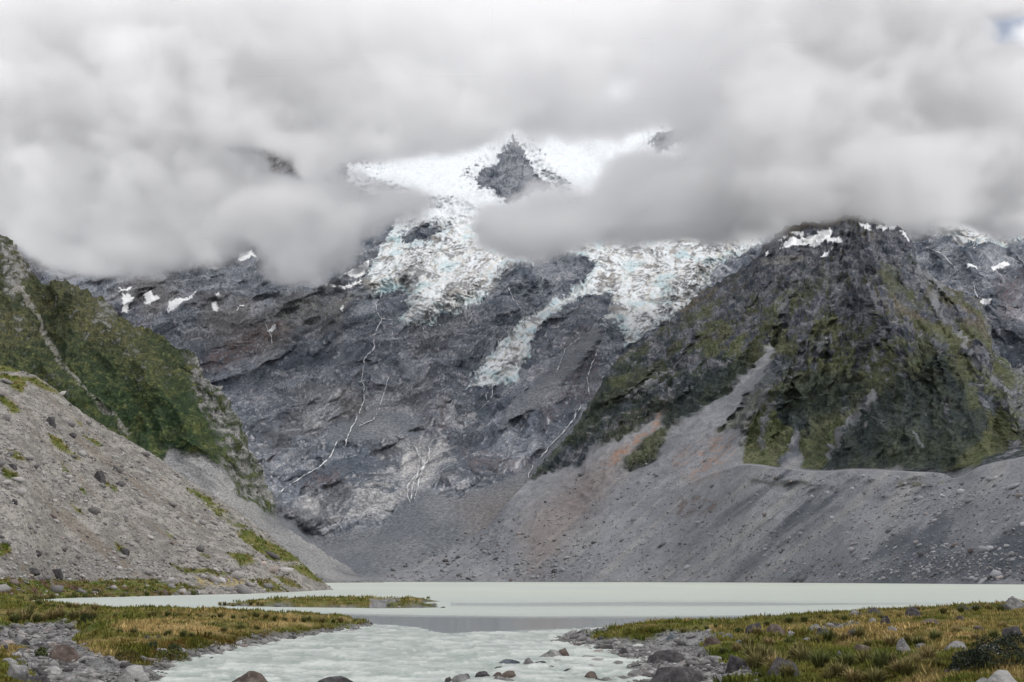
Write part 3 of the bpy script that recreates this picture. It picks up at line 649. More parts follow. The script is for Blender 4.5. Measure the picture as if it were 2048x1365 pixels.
# ------------------------------------------------------------------ the cloud bank, a real volume that wraps the mountain tops
def cloud_bank():
    vs = 12.5
    x0, x1, y0, y1, z0, z1 = -1950, 1950, 2760, 3560, 640, 1720
    nx, ny, nz_ = int((x1 - x0) / vs), int((y1 - y0) / vs), int((z1 - z0) / vs)
    xs = x0 + (np.arange(nx) + .5) * vs; ys = y0 + (np.arange(ny) + .5) * vs; zs = z0 + (np.arange(nz_) + .5) * vs
    X3, Y3, Z3 = np.meshgrid(xs, ys, zs, indexing='ij')
    X3 = X3.astype(np.float32); Y3 = Y3.astype(np.float32); Z3 = Z3.astype(np.float32)
    # the sight lines decide where the bank is broken open; noise in space tears the edges
    px, py = to_px(X3, Y3, Z3)
    q1 = fbm(X3 / 210, Y3 / 260, Z3 / 150, 5, .58); q2 = fbm(X3 / 210 + 40, Y3 / 260, Z3 / 150, 4, .58)
    wx, wy = px + 62 * q1, py + 44 * q2
    bot = curve([(-300, 470), (-40, 470), (60, 530), (150, 556), (350, 540), (440, 515), (500, 480), (540, 540), (600, 575), (660, 560), (700, 520), (720, 470), (800, 445), (880, 425), (950, 425), (985, 500), (1050, 525), (1130, 515), (1200, 490), (1300, 490), (1420, 500), (1500, 488), (1560, 478), (1640, 462), (1720, 458), (1800, 460), (1900, 462), (2048, 462), (2300, 462)], wx)
    up = bot - wy                                                # pixels above the cloud base
    c = sstep(-14, 40, up)
    c = c * (1 + .5 * sstep(60, 220, up))
    win = sstep(-42, 40, poly_sd(wx, wy, [(660, 350), (720, 312), (860, 300), (980, 285), (1020, 262), (1060, 275), (1180, 275), (1320, 264), (1345, 270), (1300, 306), (1215, 330), (1180, 372), (1140, 396), (1110, 398), (1060, 392), (1030, 405), (960, 398), (900, 405), (820, 385), (740, 372)]))
    c = c * (1 - .97 * win)
    for P, a, lo, hi in (([(455, 300), (600, 305), (635, 345), (520, 356)], .93, -26, 16), ([(1290, 250), (1440, 240), (1430, 290), (1370, 360), (1320, 350)], .6, -22, 22), ([(1930, 20), (2150, 10), (2150, 130), (1960, 110)], .96, -30, 30), ([(490, 480), (550, 470), (560, 500), (500, 520)], .65, -14, 16),
                         ([(780, 430), (960, 425), (960, 470), (800, 470)], .45, -22, 30), ([(1170, 500), (1500, 470), (1520, 510), (1180, 530)], .5, -20, 25)):
        c = c * (1 - a * sstep(lo, hi, poly_sd(wx, wy, P)))
    c = c * (1 - .55 * sstep(285, 200, wy) * sstep(620, 820, wx) * sstep(1750, 1400, wx))    # thinner towards the top centre
    n = fbm(X3 / 270 + 7, Y3 / 230, Z3 / 150, 6, .66)
    # the bank's front face bulges and recedes
    front = 3000 + 150 * q2 - 230 * sstep(1350, 1560, px)
    fr = sstep(0, 160, Y3 - front + 90 * n) * (1 - .96 * win)
    dn = np.clip((c * 1.35 + 1.1 * n * sstep(0, .3, c) - .44) * 1.9, 0, 1.5) * fr
    er = ridged(X3 / 120 + q1, Y3 / 120, Z3 / 85 + q2, 3)           # wisps torn off the thin edges
    dn = np.clip(dn - .62 * er * sstep(1.2, .1, dn), 0, 1.5) * 1.1
    ed = sstep(0, 60, Y3 - y0) * sstep(0, 60, y1 - Y3) * sstep(0, 60, z1 - Z3) * sstep(0, 120, X3 - x0) * sstep(0, 120, x1 - X3)
    dn = (dn * ed).astype(np.float32)
    print('cloud voxels', dn.size, 'filled', (dn > 0).mean())
    me = bpy.data.meshes.new('cloud_bank')
    pts = np.stack([X3.ravel(), Y3.ravel(), Z3.ravel()], 1).astype(np.float32)
    me.vertices.add(len(pts)); me.vertices.foreach_set('co', pts.ravel())
    a = me.attributes.new('amount', 'FLOAT', 'POINT'); a.data.foreach_set('value', dn.ravel())
    o = bpy.data.objects.new('cloud_bank', me); C.objects.link(o)
    ng = bpy.data.node_groups.new('cloud_volume', 'GeometryNodeTree')
    ng.interface.new_socket('Geometry', in_out='INPUT', socket_type='NodeSocketGeometry')
    ng.interface.new_socket('Geometry', in_out='OUTPUT', socket_type='NodeSocketGeometry')
    N, L = ng.nodes.new, ng.links.new
    gi, go = N('NodeGroupInput'), N('NodeGroupOutput')
    vc = N('GeometryNodeVolumeCube')
    vc.inputs['Min'].default_value = (x0, y0, z0); vc.inputs['Max'].default_value = (x1, y1, z1)
    vc.inputs['Resolution X'].default_value = nx; vc.inputs['Resolution Y'].default_value = ny; vc.inputs['Resolution Z'].default_value = nz_
    pos = N('GeometryNodeInputPosition'); sub = N('ShaderNodeVectorMath'); sub.operation = 'SUBTRACT'; sub.inputs[1].default_value = (x0, y0, z0)
    L(pos.outputs[0], sub.inputs[0])
    dv = N('ShaderNodeVectorMath'); dv.operation = 'DIVIDE'; dv.inputs[1].default_value = ((x1 - x0) / nx, (y1 - y0) / ny, (z1 - z0) / nz_)
    L(sub.outputs[0], dv.inputs[0]); fl = N('ShaderNodeVectorMath'); fl.operation = 'FLOOR'; L(dv.outputs[0], fl.inputs[0])
    mxv = N('ShaderNodeVectorMath'); mxv.operation = 'MINIMUM'; mxv.inputs[1].default_value = (nx - 1, ny - 1, nz_ - 1); L(fl.outputs[0], mxv.inputs[0])
    # index = (ix*ny + iy)*nz + iz, in integers
    sp = N('ShaderNodeSeparateXYZ'); L(mxv.outputs[0], sp.inputs[0])
    def im(a_, b_, op):
        m = N('FunctionNodeIntegerMath'); m.operation = op
        for i_, v_ in enumerate((a_, b_)):
            if isinstance(v_, int): m.inputs[i_].default_value = v_
            else: L(v_, m.inputs[i_])
        return m.outputs[0]
    def toint(s):
        f = N('FunctionNodeFloatToInt'); f.rounding_mode = 'ROUND'; L(s, f.inputs[0]); return f.outputs[0]
    idx = im(im(im(im(toint(sp.outputs[0]), ny, 'MULTIPLY'), toint(sp.outputs[1]), 'ADD'), nz_, 'MULTIPLY'), toint(sp.outputs[2]), 'ADD')
    si = N('GeometryNodeSampleIndex'); si.data_type = 'FLOAT'; si.domain = 'POINT'
    L(gi.outputs[0], si.inputs['Geometry'])
    na = N('GeometryNodeInputNamedAttribute'); na.data_type = 'FLOAT'; na.inputs['Name'].default_value = 'amount'
    L(na.outputs['Attribute'], si.inputs['Value']); L(idx, si.inputs['Index'])
    L(si.outputs[0], vc.inputs['Density'])
    sm = N('GeometryNodeSetMaterial'); L(vc.outputs[0], sm.inputs[0])
    m = bpy.data.materials.new('cloud'); m.use_nodes = True; nt = m.node_tree; nt.nodes.clear()
    mo = nt.nodes.new('ShaderNodeOutputMaterial'); pv = nt.nodes.new('ShaderNodeVolumePrincipled')
    pv.inputs['Color'].default_value = (.996, .996, .999, 1); pv.inputs['Density'].default_value = CLOUD_DENSITY; pv.inputs['Anisotropy'].default_value = .3
    nt.links.new(pv.outputs[0], mo.inputs['Volume'])
    me.materials.append(m); sm.inputs['Material'].default_value = m
    L(sm.outputs[0], go.inputs[0])
    md = o.modifiers.new('volume', 'NODES'); md.node_group = ng
    tag(o, 'low grey-white cloud bank wrapped round the mountain tops', 'cloud', kind='stuff')
CLOUD_DENSITY = 0.0080
cloud_bank()
print('clouds', time.time() - T0)

# ---- waterfalls: thin white streams hugging the rock
M_fall = material('white_water', base=(.80, .82, .84), tint=False, rough=.5, noises=((.12, .5, 1.1, 4),))
def fall(segs, label, width=2.2, seed=0):
    vs, fs = [], []
    for pts in segs:
        p = np.array(pts, float); n = len(p)
        ln = np.concatenate([[0], np.cumsum(np.hypot(*np.diff(p, axis=0).T))]); m = max(4, int(ln[-1] / 4))
        s_ = np.linspace(0, ln[-1], m); x = np.interp(s_, ln, p[:, 0]); y = np.interp(s_, ln, p[:, 1])
        x = x + 2.6 * fbm(s_ / 12, seed, 1.0, 4, .6); w = .85 * width * (.06 + 1.35 * np.clip(fbm(s_ / 8, seed, 4.0, 4, .6) + .38, 0, 1.7)); w[0] *= .4; w[-1] *= .5
        tx, ty = np.gradient(x), np.gradient(y); q = np.hypot(tx, ty) + 1e-6; nx_, ny_ = -ty / q, tx / q
        b0 = len(vs) and sum(len(v) for v in vs)
        rows = []
        for k_ in (-.5, 0, .5):
            X_, Y_ = x + nx_ * w * k_, y + ny_ * w * k_
            i = np.clip((X_ - wall_px[0, 0]) / 2.0, 0, wall_px.shape[1] - 1.001); i0 = i.astype(int)
            dd = []
            for a_, (ii, yy) in enumerate(zip(i0, Y_)):
                colp = wall_py[::-1, ii]; dd.append(np.interp(yy, colp, wall_d[::-1, ii]))
            d_ = np.array(dd) - 9 - (5 if k_ == 0 else 0)
            rows.append(np.stack(at_depth(X_, Y_, d_), 1))
        vs.append(np.stack(rows, 1).reshape(-1, 3))
        f = grid_faces(m, 3) + b0; fs.append(f)
    o = mesh_obj('waterfall', np.concatenate(vs), np.concatenate(fs), M_fall)
    tag(o, label, 'waterfall', group='meltwater streams on the rock wall')
fall([[(751, 606), (755, 626), (764, 639), (756, 654), (750, 669), (747, 677), (749, 695), (741, 705), (728, 717), (728, 728), (723, 761), (728, 771), (727, 789), (729, 801), (721, 819), (708, 847), (695, 872), (690, 893)], [(744, 671), (763, 663)], [(764, 638), (785, 640)], [(718, 764), (738, 760)]], 'longest waterfall, dropping in steps from the left tip of the dirty glacier', 3.2, 1)
fall([[(782, 748), (774, 763), (766, 794), (756, 824), (746, 840), (718, 852)]], 'straight thin waterfall just right of the longest one', 2.4, 2)
fall([[(676, 879), (661, 914), (636, 936), (604, 954), (570, 976), (536, 1004)]], 'slanting pale stream running down to the left mountain edge', 3.4, 3)
fall([[(829, 892), (839, 911), (850, 928), (842, 945), (836, 970), (829, 998)], [(857, 893), (859, 918), (850, 928)], [(850, 928), (829, 954), (815, 970), (815, 989), (820, 1006)], [(836, 945), (824, 975), (822, 1000)]], 'forked waterfall spreading over the pale rock dome above the scree', 3.0, 4)
fall([[(1216, 655), (1196, 700), (1186, 724), (1174, 756), (1180, 792)]], 'bent waterfall below the right lobe of the long glacier', 2.4, 5)
fall([[(1162, 812), (1145, 842), (1125, 866), (1100, 892), (1079, 917)], [(1066, 930), (1055, 957)]], 'slanting waterfall along the foot of the dark mountain', 3.0, 6)
fall([[(1018, 574), (1025, 598), (1036, 608), (1046, 625)]], 'short waterfall on the dark cliff between the two glaciers', 2.6, 7)
fall([[(845, 654), (848, 664), (846, 682)]], 'short waterfall right under the turquoise glacier snout', 3.0, 8)
fall([[(535, 659), (543, 674), (544, 692)], [(530, 645), (535, 659)]], 'tiny waterfall in the gully above the green mountain skyline', 2.2, 9)
fall([[(1133, 696), (1120, 725), (1113, 742)], [(1160, 676), (1138, 692)]], 'thin broken stream below the notch of the long glacier', 2.0, 10)
fall([[(785, 662), (787, 690)]], 'faint short fall right of the upper steps of the longest waterfall', 1.8, 11)
fall([[(757, 733), (756, 750)]], 'tiny faint fall midway between the longest waterfall and the straight one', 1.8, 16)
fall([[(1851, 494), (1885, 508), (1901, 526), (1917, 542)]], 'thin stream on the far wall right of the dark summit, upper one', 2.4, 12)
fall([[(1947, 564), (1950, 580), (1955, 596)]], 'short stream ending at a snow patch right of the dark mountain', 2.4, 17)
fall([[(984, 773), (985, 790), (975, 806), (959, 819)], [(970, 782), (975, 806)]], 'small forked stream below the left tip of the long glacier', 1.9, 13)

# ================================================================== NEAR GROUND, LAKE AND RIVER
def wpoly(pts):
    p = np.array(pts, float); x, y = on_level(p[:, 0], p[:, 1]); return list(zip(x, y))
def near(pts_px, extra):                                          # picture outline, continued on the ground towards the viewer
    return wpoly(pts_px) + extra
LEFT = near([(293, 1365), (330, 1337), (345, 1330), (408, 1311), (482, 1296), (556, 1282), (630, 1270), (705, 1259), (752, 1249), (735, 1246), (650, 1243), (560, 1240), (450, 1236), (330, 1234), (235, 1233), (212, 1224), (160, 1218), (56, 1213), (30, 1208), (60, 1203), (-200, 1195), (-900, 1195)], [(-60, 20), (-40, -60), (-14, -60), (-13, 0), (-12, 25)])
RIGHT = near([(1262, 1365), (1290, 1346), (1297, 1330), (1262, 1312), (1226, 1300), (1180, 1293), (1112, 1284), (1116, 1276), (1180, 1266), (1245, 1262), (1340, 1262), (1450, 1252), (1600, 1240), (1750, 1232), (1900, 1222), (2060, 1212), (2400, 1200), (3400, 1200)], [(60, 20), (60, -60), (8, -60), (6, 0), (5, 25)])
ISLE = wpoly([(430, 1212), (520, 1214), (640, 1216), (760, 1217), (886, 1216), (850, 1210), (812, 1208), (840, 1206), (888, 1203), (800, 1201), (640, 1200), (520, 1204), (470, 1209)])
BARS = [wpoly(p) for p in ([(1230, 1302), (1300, 1296), (1420, 1298), (1400, 1312), (1290, 1316)],)]
def shore_sd(X, Y):
    return poly_sd(X, Y, LEFT), poly_sd(X, Y, RIGHT), poly_sd(X, Y, ISLE)
def ground_z(X, Y, fine=True):
    X = np.asarray(X, float); Y = np.asarray(Y, float)
    jx = X + .35 * fbm(X / 3, Y / 5, 0, 3); jy = Y + 1.2 * fbm(X / 5, Y / 9, 5, 3)
    sl, sr, si = shore_sd(jx, jy)
    hl = .95 * (1 - np.exp(-np.clip(sl, 0, 99) / 3.2)); hr = 1.0 * (1 - np.exp(-np.clip(sr, 0, 99) / 4.5)) + .5 * sstep(14, 45, sr)
    hi = .55 * (1 - np.exp(-np.clip(si, 0, 99) / 1.8))
    h = np.maximum(hl * (sl > 0), np.maximum(hr * (sr > 0), hi * (si > 0)))
    s = np.maximum(np.maximum(sl, sr), si)
    h = np.where(s < 0, np.maximum(s * .22, -1.2), h)
    h = h * (1 - .80 * gravel_low(X, Y))
    b = .18 * fbm(X / 5, Y / 5, 1, 3) + .16 * fbm(X / 2.2, Y / 2.2, 2, 2)
    return h + b * sstep(-.5, 2, s)
GLOW = [wpoly(p) for p in ([(0, 1262), (40, 1252), (120, 1250), (152, 1243), (155, 1290), (215, 1320), (300, 1342), (300, 1380), (110, 1400), (-60, 1400), (-60, 1320), (20, 1300), (-60, 1275)],
                           [(1112, 1284), (1120, 1276), (1180, 1268), (1180, 1284), (1260, 1290), (1340, 1290), (1400, 1296), (1420, 1330), (1440, 1370), (1240, 1380), (1240, 1300)])]
def gravel_low(X, Y):
    return np.maximum.reduce([sstep(-1.2, 1.5, poly_sd(X, Y, p)) for p in GLOW])
# where nothing grows (photo outlines, looked up on the real ground)
BARE = [[(-60, 1262), (0, 1256), (40, 1250), (130, 1246), (150, 1242), (158, 1262), (150, 1282), (190, 1306), (240, 1322), (300, 1335), (300, 1400), (100, 1400), (60, 1368), (50, 1330), (20, 1306), (60, 1296), (-20, 1290)],
        [(1100, 1270), (1185, 1256), (1235, 1254), (1180, 1266), (1190, 1276), (1290, 1280), (1340, 1262), (1400, 1262), (1440, 1268), (1400, 1290), (1420, 1310), (1440, 1322), (1500, 1335), (1520, 1350), (1440, 1362), (1420, 1400), (1230, 1400), (1240, 1330), (1100, 1290)],
        [(740, 1198), (790, 1196), (812, 1202), (775, 1208), (770, 1214), (738, 1213)], [(1640, 1250), (1720, 1248), (1700, 1258), (1650, 1256)]]
def bare_amount(X, Y, Z):
    px, py = to_px(X, Y, Z)
    jx, jy = px + 10 * fbm(X / 3, Y / 3, 3, 3), py + 4 * fbm(X / 3, Y / 3, 8, 3)
    b = np.maximum.reduce([sstep(-3, 3, poly_sd(jx, jy, p)) for p in BARE])
    return np.where(Y > 22, b, .7)
def straw_amount(X, Y, Z):
    px, py = to_px(X, Y, Z); jx, jy = px + 26 * fbm(X / 4, Y / 4, 3, 3), py + 7 * fbm(X / 4, Y / 4, 8, 3)
    a = sstep(-6, 10, poly_sd(jx, jy, [(225, 1250), (330, 1238), (560, 1240), (640, 1250), (540, 1258), (420, 1268), (330, 1280), (260, 1270)]))
    r = .30 * sstep(-6, 8, poly_sd(jx, jy, [(1380, 1256), (1700, 1232), (2100, 1215), (2100, 1260), (1800, 1290), (1700, 1280), (1500, 1275)]))
    return np.clip(np.maximum(a, r), 0, 1)
def veg_colour(X, Y, Z, rs):
    """green, straw, russet and dark patches of low growth"""
    n1 = fbm(X / 3.2, Y / 4.5, 2, 4, .6); n2 = fbm(X / 1.5 + 9, Y / 2.2, 4, 4, .6); n3 = fbm(X / 11, Y / 11, 6, 2)
    c = mix(rgb(.085, .105, .020), rgb(.185, .180, .048), sstep(-.5, .5, n1))
    c = mix(c, rgb(.125, .082, .024), .6 * sstep(.12, .5, n2 + .3 * n3))
    c = mix(c, rgb(.036, .052, .016), .8 * sstep(.15, .5, -n2 + .3 * n1))
    st = straw_amount(X, Y, Z)
    c = mix(c, rgb(.36, .265, .115), np.clip(1.1 * st * sstep(-.45, .15, n1 + .2) + .75 * sstep(.2, .5, .6 * n3 - n2), 0, 1))
    px, py = to_px(X, Y, Z)
    front = sstep(-4, 6, poly_sd(px + 14 * n2, py + 4 * n1, [(200, 1296), (300, 1288), (400, 1272), (560, 1262), (700, 1250), (640, 1268), (480, 1292), (330, 1328), (290, 1335)]))
    c = mix(c, mix(rgb(.10, .062, .016), rgb(.075, .085, .016), sstep(-.2, .3, n2)), .8 * front)
    return c
def ray_ground(px, py):
    """first hit of one viewing ray with the near ground (or the water)"""
    u, t = ray(float(px), float(py)); q = 24 * 1.0035 ** np.arange(640)
    hit = CAMH + t * q <= np.maximum(ground_z(u * q, q), -.02)
    d = q[np.argmax(hit)] if hit.any() else CAMH / max(-t, 1e-4)
    return u * d, d, CAMH + t * d

def near_ground():
    py = np.concatenate([np.linspace(1181, 1420, 150), np.array([1440, 1470, 1510, 1560, 1640, 1760, 1950, 2300, 3000])])
    pxs = np.arange(-330, 2380, 4.2)
    PXg, PYg = np.meshgrid(pxs, py)
    X, Y = on_level(PXg.ravel(), PYg.ravel())
    X = np.concatenate([X, np.linspace(-90, 90, len(pxs)) * 1.0]); Y = np.concatenate([Y, np.full(len(pxs), -40.0)])
    Z = ground_z(X, Y)
    b = bare_amount(X, Y, Z)
    g = mix(rgb(.14, .14, .14), rgb(.24, .24, .243), sstep(-.5, .5, fbm(X / .5, Y / .5, 1, 3))); g = mix(g, rgb(.07, .068, .065), .6 * sstep(.2, .6, fbm(X / .8, Y / .8, 6, 3)))
    v = veg_colour(X, Y, Z, None) * .75
    c = mix(v, g, b)
    sd = np.maximum.reduce(list(shore_sd(X, Y)))
    c = mix(c, g * .8, sstep(1.1, .3, sd))
    F = grid_faces(len(py) + 1, len(pxs)); F = F[(sd[F].max(1) > -7) | (Y[F].min(1) < 30)]
    o = mesh_obj('ground', np.stack([X, Y, Z], 1), F, material('river_flat', rough=.95, spec=.1, noises=((9, .6, 1.4, 4),), bump=((6, .12, 4),)), c)
    tag(o, 'grassy river flats and gravel on both sides of the outflow', kind='structure')
near_ground()

# ---- pale scree slope on the left, green along its foot and crest
SL = {}
def scree_slope():
    pxs = np.arange(-330, 700, 2.4)
    base = curve([(-330, 1212), (-130, 1212), (30, 1208), (112, 1201), (250, 1197), (400, 1193), (482, 1191), (560, 1188), (671, 1182), (700, 1181)], pxs)
    _, tb = ray(pxs, base); d0 = (CAMH + .25) / -tb
    my = curve([(-330, 1150), (0, 1156), (100, 1158), (250, 1160), (400, 1164), (520, 1174), (600, 1180), (671, 1181.2), (700, 1180.7)], pxs)
    top = curve([(-330, 600), (-130, 690), (0, 730), (22, 736), (60, 748), (110, 778), (140, 806), (200, 848), (300, 905), (350, 940), (400, 976), (450, 1004), (500, 1040), (560, 1088), (600, 1122), (630, 1150), (655, 1170), (671, 1180.5), (700, 1180.3)], pxs)
    my = np.maximum(np.minimum(my, base - .3), top + .2)
    dm = d0 * scurve([(-330, 1.16), (400, 1.13), (600, 1.03), (700, 1.01)], pxs)
    dt = scurve([(-330, 315), (0, 330), (300, 355), (560, 375), (671, 385), (700, 400)], pxs, 30); dt = np.maximum(dt, dm + 4)
    PX, PY, D = layer_grid(pxs, [(base, d0), (my, dm), (top, dt)], [26, 170], 3 * fbm(pxs / 16, 0, 5.1, 4, .6) * sstep(670, 560, pxs))
    sh = PX.shape; px, py, d = PX.ravel(), PY.ravel(), D.ravel(); X, Y, Z = at_depth(px, py, d)
    MY = np.tile(my, (sh[0], 1)).ravel()
    TP = np.tile(top, (sh[0], 1)).ravel(); BS = np.tile(base, (sh[0], 1)).ravel()
    in_ = sstep(0, 30, py - TP) * sstep(0, 12, BS - py)
    rel = -in_ * (2.2 * fbm((Z * .8 + X * .6 + .3 * Y) / 12, (X * .8 - Z * .6) / 60, 1, 3) + .5 * fbm(X / 3, Y / 5, Z / 2, 3)); d2_ = d + rel
    X, Y, Z = at_depth(px, py, d2_)
    c_ = slope_colour(px, py, X, Y, Z, MY)
    Xg, Yg, Zg = X.reshape(sh), Y.reshape(sh), Z.reshape(sh); Zg[0] -= .6
    SL.update(px=PX, py=PY, d=d2_.reshape(sh), top=top, base=base, my=my, pxs=pxs)
    Xg, Yg, Zg = add_back(Xg, Yg, Zg, ((6, .3), (25, .6), (90, .6)), -2); nb = Xg.shape[0] - sh[0]
    c_ = np.concatenate([c_, np.tile(rgb(.12, .12, .08), (nb * sh[1], 1))])
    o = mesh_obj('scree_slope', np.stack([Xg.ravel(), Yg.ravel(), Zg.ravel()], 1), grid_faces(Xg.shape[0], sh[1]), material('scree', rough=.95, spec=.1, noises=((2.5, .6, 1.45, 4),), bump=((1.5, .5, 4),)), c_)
    tag(o, 'pale grey scree slope on the left bank of the lake', 'slope', kind='structure')
def slope_green(px, py, X, Z, MY):
    n = fbm(X / 10, 3, Z / 6, 4); wx, wy = px + 7 * fbm(X / 5, 0, Z / 4, 3), py + 5 * fbm(X / 5, 4, Z / 4, 3)
    P = lambda pts, lo=-3, hi=3: sstep(lo, hi, poly_sd(wx, wy, pts))
    g = P([(-330, 1160), (0, 1158), (120, 1160), (260, 1158), (400, 1172), (420, 1186), (400, 1200), (-330, 1230)]) * sstep(-.55, -.1, n)
    for pts in ([(0, 725), (30, 734), (60, 748), (110, 778), (125, 796), (90, 780), (50, 760), (48, 785), (20, 775), (0, 755)], [(0, 788), (20, 800), (46, 822), (30, 826), (0, 806)], [(90, 866), (120, 880), (165, 920), (150, 918), (105, 890)], [(165, 868), (200, 888), (204, 896), (175, 882)],
                [(5, 895), (30, 905), (52, 922), (30, 920)], [(5, 936), (38, 950), (30, 962), (8, 950)], [(205, 958), (235, 978), (230, 984), (208, 970)], [(230, 1088), (250, 1096), (254, 1108), (236, 1100)], [(-50, 1085), (20, 1088), (26, 1104), (0, 1116), (-50, 1116)], [(340, 1130), (380, 1136), (440, 1140), (480, 1152), (430, 1150), (370, 1146)],
                [(370, 975), (400, 985), (460, 1030), (500, 1062), (560, 1092), (610, 1130), (650, 1172), (620, 1160), (590, 1140), (540, 1120), (500, 1092), (450, 1045), (400, 1000)], [(455, 1108), (500, 1112), (515, 1125), (480, 1130)], [(500, 1160), (540, 1160), (575, 1184), (530, 1184)], [(540, 1148), (590, 1165), (600, 1178), (570, 1172)], [(150, 838), (165, 848), (160, 852)], [(330, 1060), (350, 1070), (340, 1074)],
                [(160, 975), (175, 985), (168, 988)], [(120, 930), (140, 945), (128, 942)], [(140, 1000), (168, 1030), (150, 1020)], [(400, 1100), (420, 1115), (405, 1112)]):
        g = np.maximum(g, P(pts) * sstep(-.7, -.2, n))
    return np.clip(g, 0, 1)
def slope_colour(px, py, X, Y, Z, MY):
    n1 = fbm(X / 12, Y / 18, Z / 8, 4); n2 = fbm(X / 2.5, Y / 4, Z / 1.8, 4); n3 = fbm(X / .9, Y / 1.5, Z / .7, 3)
    c = mix(rgb(.175, .165, .15), rgb(.285, .27, .248), sstep(-.5, .5, n1 * .6 + n2)); c = mix(c, rgb(.09, .088, .085), .7 * sstep(.15, .6, n3))
    c = mix(c, rgb(.16, .13, .10), .55 * sstep(.15, .6, fbm((X * .8 - Z * .6) / 40, Y / 60, (Z * .8 + X * .6 + .3 * Y) / 4.0, 4)))
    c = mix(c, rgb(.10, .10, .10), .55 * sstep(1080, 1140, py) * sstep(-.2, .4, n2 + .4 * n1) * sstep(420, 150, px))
    c = mix(c, rgb(.34, .27, .10), .7 * sstep(-6, 6, poly_sd(px + 8 * n2, py, [(390, 1155), (470, 1155), (500, 1165), (470, 1172), (400, 1170)])))
    g = slope_green(px, py, X, Z, MY)
    v = mix(rgb(.085, .105, .022), rgb(.15, .135, .045), sstep(-.4, .5, n2)); v = mix(v, rgb(.11, .065, .035), .7 * sstep(.1, .5, n1) * sstep(1150, 1165, py)); v = mix(v, rgb(.03, .04, .015), .7 * sstep(.1, .6, n3))
    return mix(c, v, g)
scree_slope()
def on_slope(px, py):
    i = np.clip(np.round((np.asarray(px, float) - SL['pxs'][0]) / 2.4).astype(int), 0, len(SL['pxs']) - 1)
    d = np.array([np.interp(y, SL['py'][::-1, k], SL['d'][::-1, k]) for k, y in zip(np.atleast_1d(i), np.atleast_1d(py))])
    return at_depth(np.atleast_1d(px), np.atleast_1d(py), d)
print('ground', time.time() - T0)

# ---- water
def water_material():
    m = bpy.data.materials.new('milky_meltwater'); m.use_nodes = True; nt = m.node_tree; N, L = nt.nodes.new, nt.links.new
    b = nt.nodes['Principled BSDF']; b.inputs['IOR'].default_value = 1.33
    at = N('ShaderNodeAttribute'); at.attribute_name = 'tint'; L(at.outputs['Color'], b.inputs['Base Color'])
    ch = N('ShaderNodeAttribute'); ch.attribute_name = 'chop'
    mr = N('ShaderNodeMapRange'); mr.inputs['To Min'].default_value = .06; mr.inputs['To Max'].default_value = .40
    L(ch.outputs['Fac'], mr.inputs['Value']); L(mr.outputs[0], b.inputs['Roughness'])
    geo = N('ShaderNodeNewGeometry'); mp = N('ShaderNodeMapping'); mp.inputs['Scale'].default_value = (1, .45, 1)
    L(geo.outputs['Position'], mp.inputs['Vector'])
    n = N('ShaderNodeTexNoise'); n.inputs['Scale'].default_value = 2.2; n.inputs['Detail'].default_value = 5; L(mp.outputs[0], n.inputs['Vector'])
    bp = N('ShaderNodeBump'); L(n.outputs['Fac'], bp.inputs['Height'])
    m2 = N('ShaderNodeMath'); m2.operation = 'MULTIPLY_ADD'; m2.inputs[1].default_value = .16; m2.inputs[2].default_value = .004
    L(ch.outputs['Fac'], m2.inputs[0]); L(m2.outputs[0], bp.inputs['Distance']); L(bp.outputs[0], b.inputs['Normal'])
    return m
M_water = water_material()
RIVER = [(752, 1249), (800, 1251), (850, 1262), (900, 1267), (960, 1264), (1050, 1261), (1180, 1256), (1330, 1250), (1400, 1300), (1400, 9000), (0, 9000), (290, 1330), (600, 1270)]
